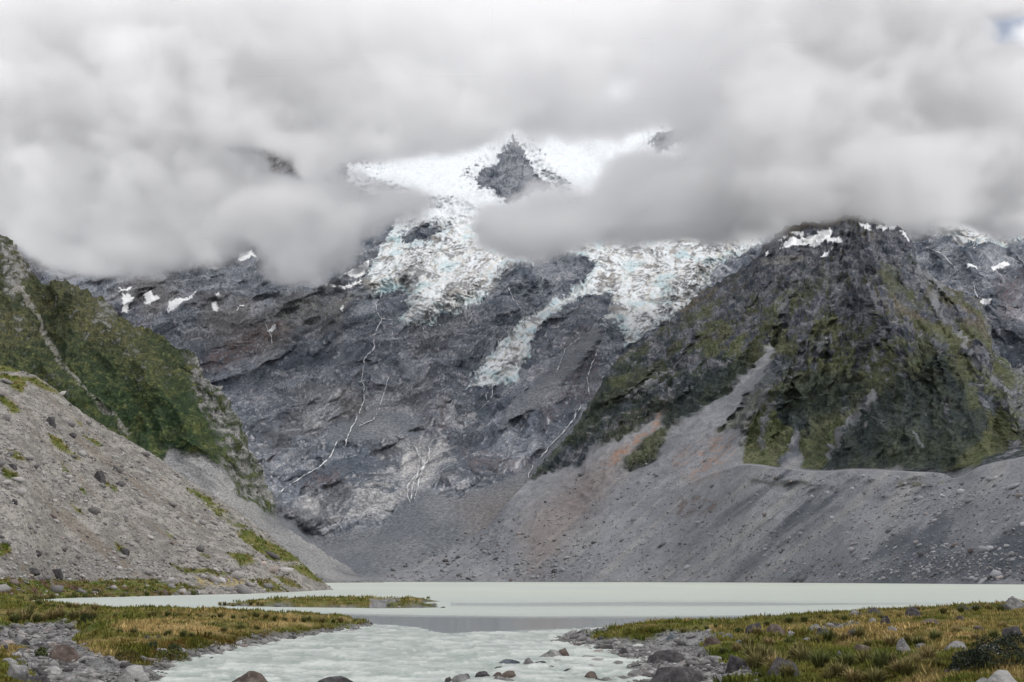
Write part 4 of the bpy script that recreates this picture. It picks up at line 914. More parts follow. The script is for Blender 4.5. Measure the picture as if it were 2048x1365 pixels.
def water():
    py = np.concatenate([np.array([1161.2, 1161.8, 1162.4]), np.linspace(1163, 1248, 70), np.linspace(1249, 1420, 150), np.array([1450, 1500, 1600, 1800, 2300, 3200])])
    pxs = np.arange(-300, 2350, 3.6)
    PXg, PYg = np.meshgrid(pxs, py); px, pyy = PXg.ravel(), PYg.ravel()
    X, Y = on_level(px, pyy)
    jx, jy = px + 24 * fbm(X / 4, Y / 12, 0, 4), pyy + 3.4 * fbm(X / 3, Y / 12, 4, 4, .6)
    riv = sstep(-.8, 1.2, poly_sd(jx, jy, RIVER)); riv = np.where(pyy > 1420, 1, riv)
    calm = sstep(-5, 7, poly_sd(px + 40 * fbm(X / 30, Y / 60, 0, 2), pyy + 1.5 * fbm(X / 20, Y / 50, 0, 3), [(-400, 1214), (230, 1221), (560, 1226), (760, 1230), (1100, 1234), (1400, 1233), (1750, 1226), (1750, 1300), (-400, 1400)])) * (1 - riv)
    calm = np.maximum(calm, .45 * sstep(-3, 3, poly_sd(px + 60 * fbm(X / 40, Y / 90, 3, 2), pyy + 1.2 * fbm(X / 20, Y / 50, 9, 3), [(880, 1206), (1300, 1203), (1900, 1208), (1500, 1213), (880, 1213)])))
    w = fbm(X / 1.3, Y / 2.4, 3, 4, .62); w2 = ridged(X / 3.2 + .5 * w, Y / 2.2, 7, 3)
    Z = riv * (.07 * w + .13 * (w2 - .4)) - .02 * riv * 0
    c = np.tile(rgb(.40, .44, .40), (len(px), 1))
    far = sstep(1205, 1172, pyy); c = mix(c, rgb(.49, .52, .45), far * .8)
    c = mix(c, rgb(.38, .425, .405), .7 * sstep(0, .5, fbm(X / 130, Y / 18, 3, 3)))
    foam = sstep(.40, .70, w2 + .35 * w + .30 * fbm(X / 7, Y / 4, 1, 3)) * riv
    c = mix(c, mix(rgb(.28, .325, .30), rgb(.39, .43, .395), sstep(-.4, .4, w)), riv); c = mix(c, rgb(.62, .64, .62), .55 * foam)
    c = mix(c, rgb(.30, .335, .34), .8 * calm)  # reflection of the dark mountains painted into the colour of the calm bands
    chop = np.clip(1 - calm * 1.1, 0, 1) * (1 - .25 * riv)
    V3 = np.stack([X, Y, Z], 1); F = grid_faces(len(py), len(pxs))
    land = np.maximum.reduce(list(shore_sd(X, Y)))              # no water deep under the banks
    F = F[(land[F].min(1) < 2.5)]
    fr = riv[F].mean(1) > .5
    ex = {'chop': chop}
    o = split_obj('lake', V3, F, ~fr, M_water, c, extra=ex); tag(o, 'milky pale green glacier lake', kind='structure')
    o = split_obj('river', V3, F, fr, M_water, c, extra=ex); tag(o, 'rushing milky outflow of the lake between two gravel banks', kind='structure')
water()

# ================================================================== STONES, PLANTS
def sampler(G, px, py):
    st_ = G['pxs'][1] - G['pxs'][0]
    i = np.clip(np.round((np.atleast_1d(px) - G['pxs'][0]) / st_).astype(int), 0, len(G['pxs']) - 1); out = np.empty(len(i))
    order = np.argsort(i)
    for k in np.unique(i):
        m = i == k; out[m] = np.interp(np.atleast_1d(py)[m], G['py'][::-1, k], G['d'][::-1, k])
    return at_depth(np.atleast_1d(px), np.atleast_1d(py), out)
def icosphere(sub):
    t = (1 + 5 ** .5) / 2
    v = [(-1, t, 0), (1, t, 0), (-1, -t, 0), (1, -t, 0), (0, -1, t), (0, 1, t), (0, -1, -t), (0, 1, -t), (t, 0, -1), (t, 0, 1), (-t, 0, -1), (-t, 0, 1)]
    f = [(0, 11, 5), (0, 5, 1), (0, 1, 7), (0, 7, 10), (0, 10, 11), (1, 5, 9), (5, 11, 4), (11, 10, 2), (10, 7, 6), (7, 1, 8), (3, 9, 4), (3, 4, 2), (3, 2, 6), (3, 6, 8), (3, 8, 9), (4, 9, 5), (2, 4, 11), (6, 2, 10), (8, 6, 7), (9, 8, 1)]
    v = [np.array(a, float) / np.linalg.norm(a) for a in v]
    for _ in range(sub):
        c = {}; nf = []
        def mid(a, b):
            k = (min(a, b), max(a, b))
            if k not in c:
                m = v[a] + v[b]; v.append(m / np.linalg.norm(m)); c[k] = len(v) - 1
            return c[k]
        for a, b, d in f:
            x, y, z = mid(a, b), mid(b, d), mid(d, a); nf += [(a, x, z), (b, y, x), (d, z, y), (x, y, z)]
        f = nf
    return np.array(v), np.array(f)
IV, IF = icosphere(3); SV, SF = icosphere(0); SV1, SF1 = icosphere(1)
def rock_shape(seed, cuts=9, flat=.75, slab=0.0):
    """a boulder: a ball cut by flat fracture planes, then weathered"""
    rs = np.random.RandomState(seed); v = IV.copy()
    for _ in range(cuts):
        n = rs.normal(size=3); n[2] = abs(n[2]) * .8; n /= np.linalg.norm(n); h = rs.uniform(.52, .86)
        d = v @ n - h; v = v - np.clip(d, 0, None)[:, None] * n * .94
    k = seed * 3.7
    v = v * (1 + .10 * fbm(v[:, 0] * 1.3 + k, v[:, 1] * 1.3, v[:, 2] * 1.3, 3) + .055 * fbm(v[:, 0] * 5 + k, v[:, 1] * 5, v[:, 2] * 5, 4, .6) - .05 * ridged(v[:, 0] * 2.2 + k, v[:, 1] * 2.2, v[:, 2] * 5, 3))[:, None]
    v = v / np.abs(v).max(0); v[:, 2] *= flat
    return v
def stone_material(name, a, b, lichen, dark):
    m = bpy.data.materials.new(name); m.use_nodes = True; nt = m.node_tree; N, L = nt.nodes.new, nt.links.new
    p = nt.nodes['Principled BSDF']; p.inputs['Roughness'].default_value = .88; p.inputs['Specular IOR Level'].default_value = .2
    geo = N('ShaderNodeNewGeometry')
    n1 = N('ShaderNodeTexNoise'); n1.inputs['Scale'].default_value = 2.2; n1.inputs['Detail'].default_value = 8; n1.inputs['Roughness'].default_value = .68; L(geo.outputs['Position'], n1.inputs['Vector'])
    cr = N('ShaderNodeValToRGB'); e = cr.color_ramp.elements; e[0].position = .32; e[0].color = (*dark, 1); e[1].position = .68; e[1].color = (*b, 1); q = e.new(.48); q.color = (*a, 1)
    L(n1.outputs['Fac'], cr.inputs[0])
    n2 = N('ShaderNodeTexNoise'); n2.inputs['Scale'].default_value = 6; n2.inputs['Detail'].default_value = 6; n2.inputs['Roughness'].default_value = .7; L(geo.outputs['Position'], n2.inputs['Vector'])
    mr = N('ShaderNodeMapRange'); mr.inputs['From Min'].default_value = .56; mr.inputs['From Max'].default_value = .66; L(n2.outputs['Fac'], mr.inputs['Value'])
    mm = N('ShaderNodeMath'); mm.operation = 'MULTIPLY'; mm.inputs[1].default_value = .6; L(mr.outputs[0], mm.inputs[0])
    mx = N('ShaderNodeMix'); mx.data_type = 'RGBA'; mx.inputs[7].default_value = (*lichen, 1); L(mm.outputs[0], mx.inputs[0]); L(cr.outputs[0], mx.inputs[6]); L(mx.outputs[2], p.inputs['Base Color'])
    prev = None
    for sc, ds in ((3.0, .10), (14, .03)):
        nn = N('ShaderNodeTexNoise'); nn.inputs['Scale'].default_value = sc; nn.inputs['Detail'].default_value = 5; nn.inputs['Roughness'].default_value = .7; L(geo.outputs['Position'], nn.inputs['Vector'])
        bp = N('ShaderNodeBump'); bp.inputs['Distance'].default_value = ds; L(nn.outputs['Fac'], bp.inputs['Height'])
        if prev: L(prev, bp.inputs['Normal'])
        prev = bp.outputs[0]
    L(prev, p.inputs['Normal']); return m
M_st = {'dark': stone_material('dark_greywacke', (.050, .047, .050), (.10, .094, .095), (.19, .18, .17), (.016, .015, .017)),
        'grey': stone_material('grey_greywacke', (.17, .168, .168), (.29, .285, .28), (.42, .41, .38), (.07, .068, .07)),
        'pale': stone_material('pale_greywacke', (.27, .265, .26), (.40, .392, .38), (.50, .49, .46), (.12, .117, .115)),
        'brown': stone_material('rusty_greywacke', (.085, .064, .056), (.15, .12, .105), (.25, .23, .20), (.040, .030, .027)),
        'blue': stone_material('blue_slate', (.10, .115, .135), (.17, .19, .215), (.26, .27, .28), (.04, .047, .058))}
SHAPES = {}
def shape(kind, var):
    k = (kind, var)
    if k not in SHAPES:
        cf = {'round': dict(cuts=9, flat=.85), 'block': dict(cuts=16, flat=.9), 'flat': dict(cuts=9, flat=.55), 'peak': dict(cuts=13, flat=1.0)}[kind]
        v = rock_shape(100 + 17 * var + len(kind) * 131, **cf)
        if kind == 'peak': v[:, 0] *= 1 - .45 * np.clip(v[:, 2], 0, 1); v[:, 1] *= 1 - .45 * np.clip(v[:, 2], 0, 1)
        SHAPES[k] = (v, IF)
    return SHAPES[k]
MESHES = {}
BP = []
def boulder(px, py, w, h, col, kind, label, where='g', group=None, name='boulder'):
    """px, py: middle of the foot line in the photograph; w, h: its width and visible height there"""
    if where == 'g': x, y, z = ray_ground(px, py)
    elif where == 's': x, y, z = (float(a[0]) for a in on_slope(px, py))
    elif where == 'e': x, y, z = (float(a[0]) for a in sampler(EL, [px], [py]))
    x, y, z = float(x), float(y), float(z)
    var = int(abs(px * 7 + py)) % 3; kk = (kind, var, col)
    if kk not in MESHES:
        v, f = shape(kind, var); ob = mesh_obj('boulder', v, f, M_st[col], link=False); MESHES[kk] = ob.data
        me = ob.data; me.polygons.foreach_set('use_smooth', np.ones(len(me.polygons), bool)); bpy.data.objects.remove(ob)
    W = w * y / FPX; H = h * y / FPX * (1.25 if where == 'g' and z > .3 else 1.0); BP.append((x, y + W * .3, W * .62 + .10))
    o = bpy.data.objects.new(name, MESHES[kk]); C.objects.link(o)
    sy = W * .5 * (.75 + .1 * var); zt = float(shape(kind, var)[0][:, 2].max())
    sink = .38
    o.scale = (W * .52, sy, H / (zt * (1 + sink)) * 1.0)
    o.location = (x, y + sy * .55, z + H * sink / (1 + sink) * .55 - .02)
    rz = ((px * 13 + py * 7) % 40 - 20) / 57.3
    if (int(px) % 2): rz += math.pi
    o.rotation_euler = (0, 0, rz)
    tag(o, label, 'boulder', group=group)
    return o
B_ = [  # river boulders, middle
 (1019, 1328, 46, 12, 'blue', 'flat', 'smooth blue-grey slab rock in the river, left of a small pointed rock'),
 (1058, 1330, 26, 16, 'grey', 'peak', 'small pointed grey rock in the river right of the blue-grey slab'),
 (1084, 1327, 28, 6, 'dark', 'flat', 'low dark flat rock right of the small pointed rock in the river'),
 (1103, 1315, 50, 17, 'grey', 'peak', 'sloping grey boulder of the pair in the river, left one'),
 (1127, 1313, 24, 19, 'brown', 'round', 'reddish upright boulder of the pair in the river, right one'),
 (998, 1337, 19, 5, 'dark', 'flat', 'little dark rock breaking the rapids left below the blue-grey slab'),
 (897, 1363, 15, 11, 'dark', 'round', 'small dark rock touching the left end of the speckled boulder in the river'),
 (924, 1364, 44, 17, 'grey', 'round', 'speckled rounded grey boulder at the bottom edge of the river'),
 (932, 1353, 20, 7, 'dark', 'flat', 'dark low rock just behind the speckled rounded river boulder'),
 (965, 1352, 29, 11, 'dark', 'block', 'oblong dark boulder alone in the river between two groups'),
 (995, 1351, 20, 8, 'brown', 'flat', 'small brown rock left behind the big brown river boulder'),
 (1020, 1355, 42, 15, 'brown', 'round', 'big humped brown boulder in the river near the bottom'),
 (1001, 1365, 54, 14, 'grey', 'flat', 'wide flat striped boulder in front of the humped brown one'),
 (1104, 1335, 19, 5, 'grey', 'flat', 'small flat rock alone in the shallows, leftmost of four low ones'),
 (1140, 1335, 18, 4, 'dark', 'flat', 'thin dark rock in the shallows above another thin one'),
 (1137, 1341, 19, 5, 'dark', 'flat', 'thin dark rock in the shallows right below another thin one'),
 (1115, 1322, 20, 5, 'pale', 'flat', 'low pale rock in front of the pair of river boulders'),
 (1176, 1301, 33, 6, 'grey', 'flat', 'long flat stone lying in the water below the gravel tip'),
 (1214, 1300, 37, 12, 'dark', 'block', 'dark double-humped boulder at the shore below the grassy point'),
 (1248, 1310, 28, 15, 'dark', 'peak', 'dark rounded boulder on the shore gravel right of the double-humped one'),
 (1197, 1324, 42, 10, 'pale', 'flat', 'pale blocky flat boulder standing in the shallow water'),
 (1177, 1315, 38, 5, 'grey', 'flat', 'thin flat stone just behind the pale blocky one in the shallows'),
 (1235, 1330, 29, 10, 'grey', 'flat', 'grey wedge stone at the water edge left of the great dark rock'),
 (1184, 1356, 28, 15, 'brown', 'round', 'overhanging brown boulder in the shallows near the bottom'),
 (1214, 1361, 26, 8, 'grey', 'flat', 'grey rock right below the overhanging brown boulder'),
 (1182, 1334, 26, 6, 'grey', 'flat', 'low grey rock midway between the pale blocky and the overhanging boulder'),
 (1195, 1360, 16, 5, 'dark', 'flat', 'small dark rock at the foot of the overhanging brown boulder'),
 (1340, 1328, 98, 30, 'dark', 'block', 'large dark wedge boulder lying on the right shore gravel'),
 (1327, 1331, 22, 12, 'grey', 'round', 'speckled rounded rock leaning on the front of the dark wedge boulder'),
 (1358, 1376, 124, 46, 'dark', 'block', 'largest black boulder at the bottom edge of the right shore'),
 (1343, 1279, 20, 13, 'blue', 'peak', 'small bluish pointed rock on the gravel under the right grass bank'),
 (1291, 1342, 32, 17, 'grey', 'block', 'cracked grey boulder left in front of the dark wedge boulder'),
 (1123, 1360, 24, 6, 'grey', 'flat', 'low grey rock awash in the foam at the bottom'),
 (1274, 1352, 38, 14, 'grey', 'flat', 'tilted striped stone left of the largest black boulder'),
 (1365, 1337, 40, 14, 'pale', 'flat', 'pale greenish slab between the wedge boulder and the black boulder'),
 (1388, 1322, 26, 12, 'grey', 'round', 'grey boulder at the right end of the dark wedge boulder'),
 # right bank
 (1512, 1266, 38, 19, 'dark', 'round', 'rounded dark boulder with a grass tuft before it on the right bank'),
 (1551, 1268, 46, 18, 'brown', 'block', 'long brown block joined to the rounded boulder on the right bank'),
 (1584, 1273, 22, 11, 'grey', 'round', 'small grey boulder right of the long brown block'),
 (1634, 1263, 38, 13, 'grey', 'peak', 'pale-topped boulder behind another one in the middle of the right bank'),
 (1647, 1272, 36, 15, 'dark', 'block', 'dark flat-topped boulder in front of the pale-topped one'),
 (1707, 1273, 32, 15, 'dark', 'round', 'isolated round black boulder on the right bank grass'),
 (1428, 1290, 46, 15, 'brown', 'flat', 'long low brown rock at the gravel edge of the right bank'),
 (1458, 1277, 26, 10, 'blue', 'flat', 'low bluish rock just behind the long low brown rock'),
 (1480, 1287, 18, 7, 'blue', 'flat', 'small bluish rock half sunk in grass right of the long low brown rock'),
 (1473, 1344, 46, 31, 'dark', 'round', 'tall dark boulder on the right bank above white gravel'),
 (1570, 1353, 66, 34, 'dark', 'round', 'big domed brown-black boulder in the grass at the bottom right'),
 (1513, 1368, 22, 10, 'grey', 'round', 'grey boulder top at the bottom edge left of the big domed one'),
 (1725, 1308, 40, 18, 'brown', 'block', 'brown split boulder in the middle of the right meadow'),
 (1680, 1314, 18, 12, 'grey', 'peak', 'small tilted grey stone left of the brown split boulder'),
 (1713, 1231, 28, 10, 'grey', 'flat', 'low grey boulder on the right bank skyline, leftmost of the skyline boulders'),
 (1748, 1229, 38, 13, 'dark', 'peak', 'wedge-shaped dark boulder on the skyline, second from the left'),
 (1827, 1234, 38, 18, 'dark', 'block', 'squarish black boulder on the skyline in the middle of the right bank'),
 (1774, 1248, 24, 15, 'dark', 'block', 'dark boulder below the gap between the wedge and the squarish skyline boulders'),
 (1745, 1246, 20, 9, 'grey', 'flat', 'low grey stone left of the dark boulder below the skyline'),
 (1866, 1252, 44, 13, 'brown', 'flat', 'broad brown flat boulder below the skyline on the right bank'),
 (1927, 1222, 30, 12, 'dark', 'peak', 'humped black boulder on the skyline right of the squarish one'),
 (1956, 1220, 32, 9, 'dark', 'flat', 'long low dark rock on the skyline next to the humped black one'),
 (2036, 1217, 46, 22, 'grey', 'round', 'big rounded grey boulder on the skyline at the right edge'),
 (2012, 1222, 34, 13, 'dark', 'flat', 'dark boulder leaning on the left of the big rounded skyline boulder'),
 (1810, 1310, 40, 30, 'grey', 'peak', 'leaning pointed boulder with rough pale face in the right meadow'),
 (1848, 1302, 38, 14, 'grey', 'flat', 'low rough boulder touching the right side of the leaning pointed one'),
 (1917, 1302, 56, 18, 'grey', 'flat', 'wide rough grey boulder in the right meadow'),
 (1988, 1301, 52, 12, 'grey', 'flat', 'long flat pale boulder left of the dark bush'),
 (2030, 1273, 44, 19, 'dark', 'block', 'dark boulder at the right edge above the dark bush'),
 (1999, 1309, 26, 10, 'pale', 'round', 'mottled pale stone in front of the long flat pale boulder'),
 (1918, 1348, 28, 15, 'grey', 'round', 'small round grey boulder left of the dark bush at the bottom'),
 (1896, 1349, 18, 11, 'brown', 'round', 'reddish stone joined to the small round grey boulder'),
 (2014, 1372, 74, 28, 'pale', 'round', 'large lichen-spotted boulder at the bottom right corner'),
 (1970, 1368, 30, 12, 'grey', 'flat', 'grey rock left of the lichen-spotted corner boulder'),
 (1921, 1241, 22, 9, 'brown', 'flat', 'small brown flat rock under the humped black skyline boulder'),
 (1310, 1306, 34, 13, 'grey', 'block', 'squat grey boulder behind the left end of the dark wedge boulder'),
 (1262, 1322, 26, 9, 'grey', 'flat', 'low grey stone on the shore below the dark rounded boulder'),
 (1300, 1357, 30, 12, 'dark', 'flat', 'low dark stone against the left foot of the largest black boulder'),
 (1408, 1312, 24, 12, 'dark', 'round', 'dark boulder where the gravel meets the near meadow'),
 (1616, 1283, 20, 8, 'grey', 'flat', 'small grey rock in the grass below the pair of middle boulders'),
 (1785, 1262, 26, 9, 'grey', 'flat', 'low grey rock in the grass under the dark boulder below the skyline'),
 (1960, 1262, 34, 10, 'brown', 'flat', 'long low brown rock in the upper right meadow'),
 # left bank
 (117, 1322, 66, 36, 'brown', 'round', 'dark red-brown domed boulder on the left gravel bed'),
 (27, 1356, 52, 32, 'grey', 'round', 'rounded grey boulder with pale top near the bottom left corner'),
 (16, 1328, 36, 14, 'pale', 'flat', 'smooth pale flat boulder behind the rounded corner boulder'),
 (63, 1370, 68, 20, 'dark', 'block', 'black boulder cut by the bottom edge on the left'),
 (264, 1361, 62, 34, 'pale', 'block', 'great tilted pale slab on the left shore of the river'),
 (246, 1371, 54, 17, 'grey', 'round', 'rounded grey boulder at the bottom edge in front of the tilted slab'),
 (96, 1348, 46, 17, 'pale', 'flat', 'flat pale boulder below the red-brown domed boulder'),
 (191, 1330, 44, 16, 'grey', 'flat', 'flat grey boulder right of the red-brown dome'),
 (211, 1362, 34, 15, 'grey', 'peak', 'pointed grey rock left of the tilted slab'),
 (49, 1290, 22, 14, 'dark', 'peak', 'dark angular rock with a white streak on the upper left gravel'),
 (74, 1295, 30, 10, 'dark', 'flat', 'low dark rock next to the angular rock on the left gravel'),
 (7, 1299, 18, 11, 'dark', 'block', 'dark block at the left edge of the gravel'),
 (39, 1310, 22, 12, 'grey', 'round', 'grey rock in the grass left of the red-brown dome'),
 (40, 1268, 18, 8, 'pale', 'flat', 'pale slab on the far left gravel, right one of two'),
 (19, 1274, 18, 11, 'grey', 'block', 'grey block on the far left gravel, left one of two'),
 (293, 1279, 13, 7, 'dark', 'round', 'dark stone in the straw grass, left one of three'),
 (317, 1277, 13, 6, 'brown', 'flat', 'brown stone in the straw grass, middle one of three'),
 (366, 1273, 12, 7, 'dark', 'round', 'dark stone in the straw grass, right one of three'),
 (310, 1336, 22, 6, 'dark', 'flat', 'flat dark stone at the water edge right of the tilted slab'),
 (333, 1334, 26, 8, 'grey', 'flat', 'flat grey stones edge rock on the peninsula shore'),
 (497, 1369, 80, 29, 'brown', 'peak', 'pyramid-shaped brown boulder standing in the river at the bottom'),
 (668, 1370, 78, 18, 'dark', 'flat', 'dark low boulder breaking the river surface at the bottom edge'),
]
S_ = [
 (197, 962, 24, 24, 'dark', 'block', 'big square dark block in the middle of the pale scree slope'), (99, 850, 22, 20, 'dark', 'block', 'dark angular block high on the pale scree slope'), (288, 942, 26, 11, 'pale', 'flat', 'pale flat rock near the crest of the scree slope'),
 (27, 1008, 14, 12, 'dark', 'round', 'small dark rock at the left edge of the scree slope'), (245, 1108, 24, 14, 'dark', 'block', 'dark rock capped with yellow moss low on the scree slope'), (73, 1108, 18, 9, 'dark', 'flat', 'dark flat rock low on the left of the scree slope'),
 (322, 1190, 30, 12, 'brown', 'block', 'brown boulder in the green strip under the scree slope'), (392, 1191, 14, 12, 'dark', 'round', 'lone dark boulder at the end of the green strip by the lake'), (193, 1185, 24, 9, 'dark', 'flat', 'flat dark boulder in the green strip on the left'), (342, 1175, 20, 10, 'grey', 'round', 'grey boulder above the brown one under the scree slope'),
 (140, 872, 22, 9, 'dark', 'flat', 'dark flat rock right below the high angular block'), (62, 1146, 30, 12, 'dark', 'block', 'dark outcrop at the foot of the scree slope'), (110, 1150, 34, 14, 'dark', 'block', 'broken dark outcrop right of another at the foot of the scree'), (22, 936, 20, 10, 'dark', 'block', 'dark rock beside a green patch at the left edge of the scree')]
for b_ in B_: boulder(*b_, where='g')
for b_ in S_: boulder(*b_, where='s')
boulder(1110, 1146, 14, 9, 'dark', 'round', 'lone dark boulder on the far debris plain behind the lake', where='e')
print('boulders', time.time() - T0)

def stone_field(name, X, Y, Z, S, cols, mat, label, flat=.6, shapes=(SV, SF), seed=3, sink=.25, normal=None):
    rs = np.random.RandomState(seed); n = len(X); v0, f0 = shapes; nv = len(v0)
    v = v0[None] * (1 + .30 * rs.uniform(-1, 1, size=(n, nv, 1)))
    v = v * (np.stack([rs.uniform(.7, 1.35, n), rs.uniform(.6, 1.1, n), rs.uniform(.6, 1.1, n) * flat], 1) * S[:, None])[:, None, :]
    a = rs.uniform(0, 6.28, n); ca, sa = np.cos(a)[:, None], np.sin(a)[:, None]; tl = rs.normal(0, .25, n)[:, None]
    x = v[..., 0] * ca - v[..., 1] * sa; y = v[..., 0] * sa + v[..., 1] * ca; z = v[..., 2] + x * tl
    P = np.stack([x + X[:, None], y + Y[:, None], z + (Z + S * flat * (.5 - sink))[:, None]], -1).reshape(-1, 3)
    F = (f0[None] + (np.arange(n) * nv)[:, None, None]).reshape(-1, 3)
    o = mesh_obj(name, P, F, mat, np.repeat(cols, nv, 0), smooth=False); tag(o, label, kind='stuff'); return o
M_gravel = material('river_stone', rough=.85, spec=.2, noises=((7, .6, 1.4, 3),))
def stone_cols(n, rs, lo=.05, hi=.32, warm=.03):
    g = lo + (hi - lo) * rs.beta(1.6, 2.2, n); c = np.stack([g * (1 + warm), g, g * (1 - .3 * warm)], 1)
    k = rs.uniform(size=n) < .06; c[k] = c[k] * np.array([1.1, .95, .88]); return c
def near_stones():
    rs = np.random.RandomState(11); n = 260000
    d = 1 / rs.uniform(1 / 150, 1 / 26, n); px = rs.uniform(-150, 2200, n); u, _ = ray(px, 1300.0 + 0 * px); X = u * d; Y = d
    sd = np.maximum.reduce(list(shore_sd(X, Y))); m = (sd > -.9); X, Y, sd = X[m], Y[m], sd[m]
    Z = ground_z(X, Y); b = bare_amount(X, Y, Z)
    p = np.clip(b + sstep(1.3, .2, sd) * (px[m] > 0), 0, 1) * sstep(-.9, -.1, sd)
    k = rs.uniform(size=len(X)) < p * .8
    X, Y, Z = X[k], Y[k], Z[k]; S = np.clip(.024 * np.exp(rs.exponential(.52, len(X))), 0, .26) * (.55 + Y / 110)
    m = Z > -.30; X, Y, Z, S = X[m], Y[m], Z[m], S[m]
    if len(X) > 17000: q = rs.permutation(len(X))[:17000]; X, Y, Z, S = X[q], Y[q], Z[q], S[q]
    stone_field('gravel', X, Y, Z, S, stone_cols(len(X), rs), M_gravel, 'loose grey river stones along the shores')
near_stones()
def slope_stones():
    rs = np.random.RandomState(5); n = 16000; px = rs.uniform(-250, 670, n); py = rs.uniform(735, 1192, n)
    top = np.interp(px, SL['pxs'], SL['top']); bs = np.interp(px, SL['pxs'], SL['base']); m = (py > top + 1) & (py < bs - 2); px, py = px[m], py[m]
    X, Y, Z = sampler(SL, px, py); g = slope_green(px, py, X, Z, None); k = rs.uniform(size=len(X)) > g * .85; X, Y, Z, px, py = X[k], Y[k], Z[k], px[k], py[k]
    cl = sstep(-.3, .5, fbm((Z * .8 + X * .6 + .3 * Y) / 8, (X * .8 - Z * .6) / 30, 5, 3))
    S = np.clip(.16 * np.exp(rs.exponential(.38, len(X))) * (.7 + .6 * cl), 0, 1.5) * (1 + .4 * sstep(1080, 1150, py))
    c = stone_cols(len(X), rs, .09, .44, .04); stone_field('scree', X, Y, Z, S, c, M_gravel, 'loose stones covering the pale scree slope', flat=.7, seed=9, sink=.2)
slope_stones()
def far_stones():
    rs = np.random.RandomState(6); n = 9000; px = rs.uniform(760, 2100, n); py = 1164 - 300 * rs.beta(1, 1.6, n)
    lo = curve([(760, 1150), (900, 1080), (1060, 990), (1200, 930), (1300, 900), (1400, 860), (1480, 950), (2100, 950)], px)
    m = (py > lo) & (py < 1163); px, py = px[m], py[m]; X, Y, Z = sampler(EL, px, py)
    cl = sstep(-.2, .5, fbm(X / 60, 1, Z / 30, 3)); k = rs.uniform(size=len(X)) < .35 + .65 * cl; X, Y, Z, px, py = X[k], Y[k], Z[k], px[k], py[k]
    S = .85 * np.exp(rs.exponential(.34, len(X))) * (1 + .5 * sstep(1020, 1100, py) * sstep(1250, 1050, px)); S = np.clip(S, 0, 5)
    c = stone_cols(len(X), rs, .08, .42, .01) * np.array([.96, .98, 1.04]); stone_field('debris', X, Y, Z, S, c, M_gravel, 'boulders strewn over the moraine and debris fans behind the lake', flat=.7, seed=19, sink=.2)
far_stones()
print('stones', time.time() - T0)

# ---- low growth: small tufts and cushions
M_veg = material('low_growth', rough=.95, spec=.05, noises=((3.0, .6, 1.4, 3),))
def tufts(name, X, Y, Z, H, W, cols, k, label, seed=1, wide=.16, mat=None, lean=.6):
    rs = np.random.RandomState(seed); n = len(X)
    a = rs.uniform(0, 6.283, (n, k)); r = rs.uniform(0, 1, (n, k)) ** .5 * W[:, None]
    bx = X[:, None] + r * np.cos(a); by = Y[:, None] + r * np.sin(a); bz = np.repeat(Z[:, None] - .03, k, 1)
    hh = H[:, None] * rs.uniform(.55, 1.1, (n, k)) * (1 - .45 * (r / W[:, None]) ** 2); la = a + rs.normal(0, .5, (n, k)); ll = hh * lean * rs.uniform(.2, 1, (n, k))
    tx, ty, tz = bx + ll * np.cos(la), by + ll * np.sin(la), bz + hh
    b2 = rs.uniform(0, 6.283, (n, k)); w = H[:, None] * wide * rs.uniform(.6, 1.4, (n, k)); wx, wy = np.cos(b2) * w, np.sin(b2) * w
    P = np.stack([np.stack([bx - wx, by - wy, bz], -1), np.stack([bx + wx, by + wy, bz], -1), np.stack([tx, ty, tz], -1)], 2).reshape(-1, 3)
    F = np.arange(len(P)).reshape(-1, 3); c = np.repeat(cols[:, None, :] * rs.uniform(.65, 1.35, (n, k, 1)), 3, 1).reshape(-1, 3)
    o = mesh_obj(name, P, F, mat or M_veg, c, smooth=False); tag(o, label, kind='stuff'); return o
def cover():
    rs = np.random.RandomState(21); n = 150000
    d = 1 / rs.uniform(1 / 190, 1 / 24, n); px = rs.uniform(-200, 2250, n); u, _ = ray(px, 1300.0 + 0 * px); X = u * d; Y = d
    sd = np.maximum.reduce(list(shore_sd(X, Y))); m = sd > .35; X, Y, sd = X[m], Y[m], sd[m]
    Z = ground_z(X, Y); b = bare_amount(X, Y, Z); k = rs.uniform(size=len(X)) > b * 1.02 + .8 * sstep(1.2, .3, sd); X, Y, Z = X[k], Y[k], Z[k]
    k = np.ones(len(X), bool)
    for bx_, by_, br_ in BP: k &= np.hypot(X - bx_, (Y - by_)) > br_
    X, Y, Z = X[k], Y[k], Z[k]
    if len(X) > 42000: q = rs.permutation(len(X))[:42000]; X, Y, Z = X[q], Y[q], Z[q]
    st = straw_amount(X, Y, Z); H = rs.uniform(.08, .26, len(X)) * (1 + .6 * sstep(.1, .6, fbm(X / 2.5, Y / 2.5, 3, 3))) * (.65 + Y / 160); c = veg_colour(X, Y, Z, rs)
    tufts('grass', X, Y, Z, H, .10 + .16 * (Y / 60), c, 8, 'low grass, moss and cushion plants covering the flats', seed=4, wide=.20)
cover()
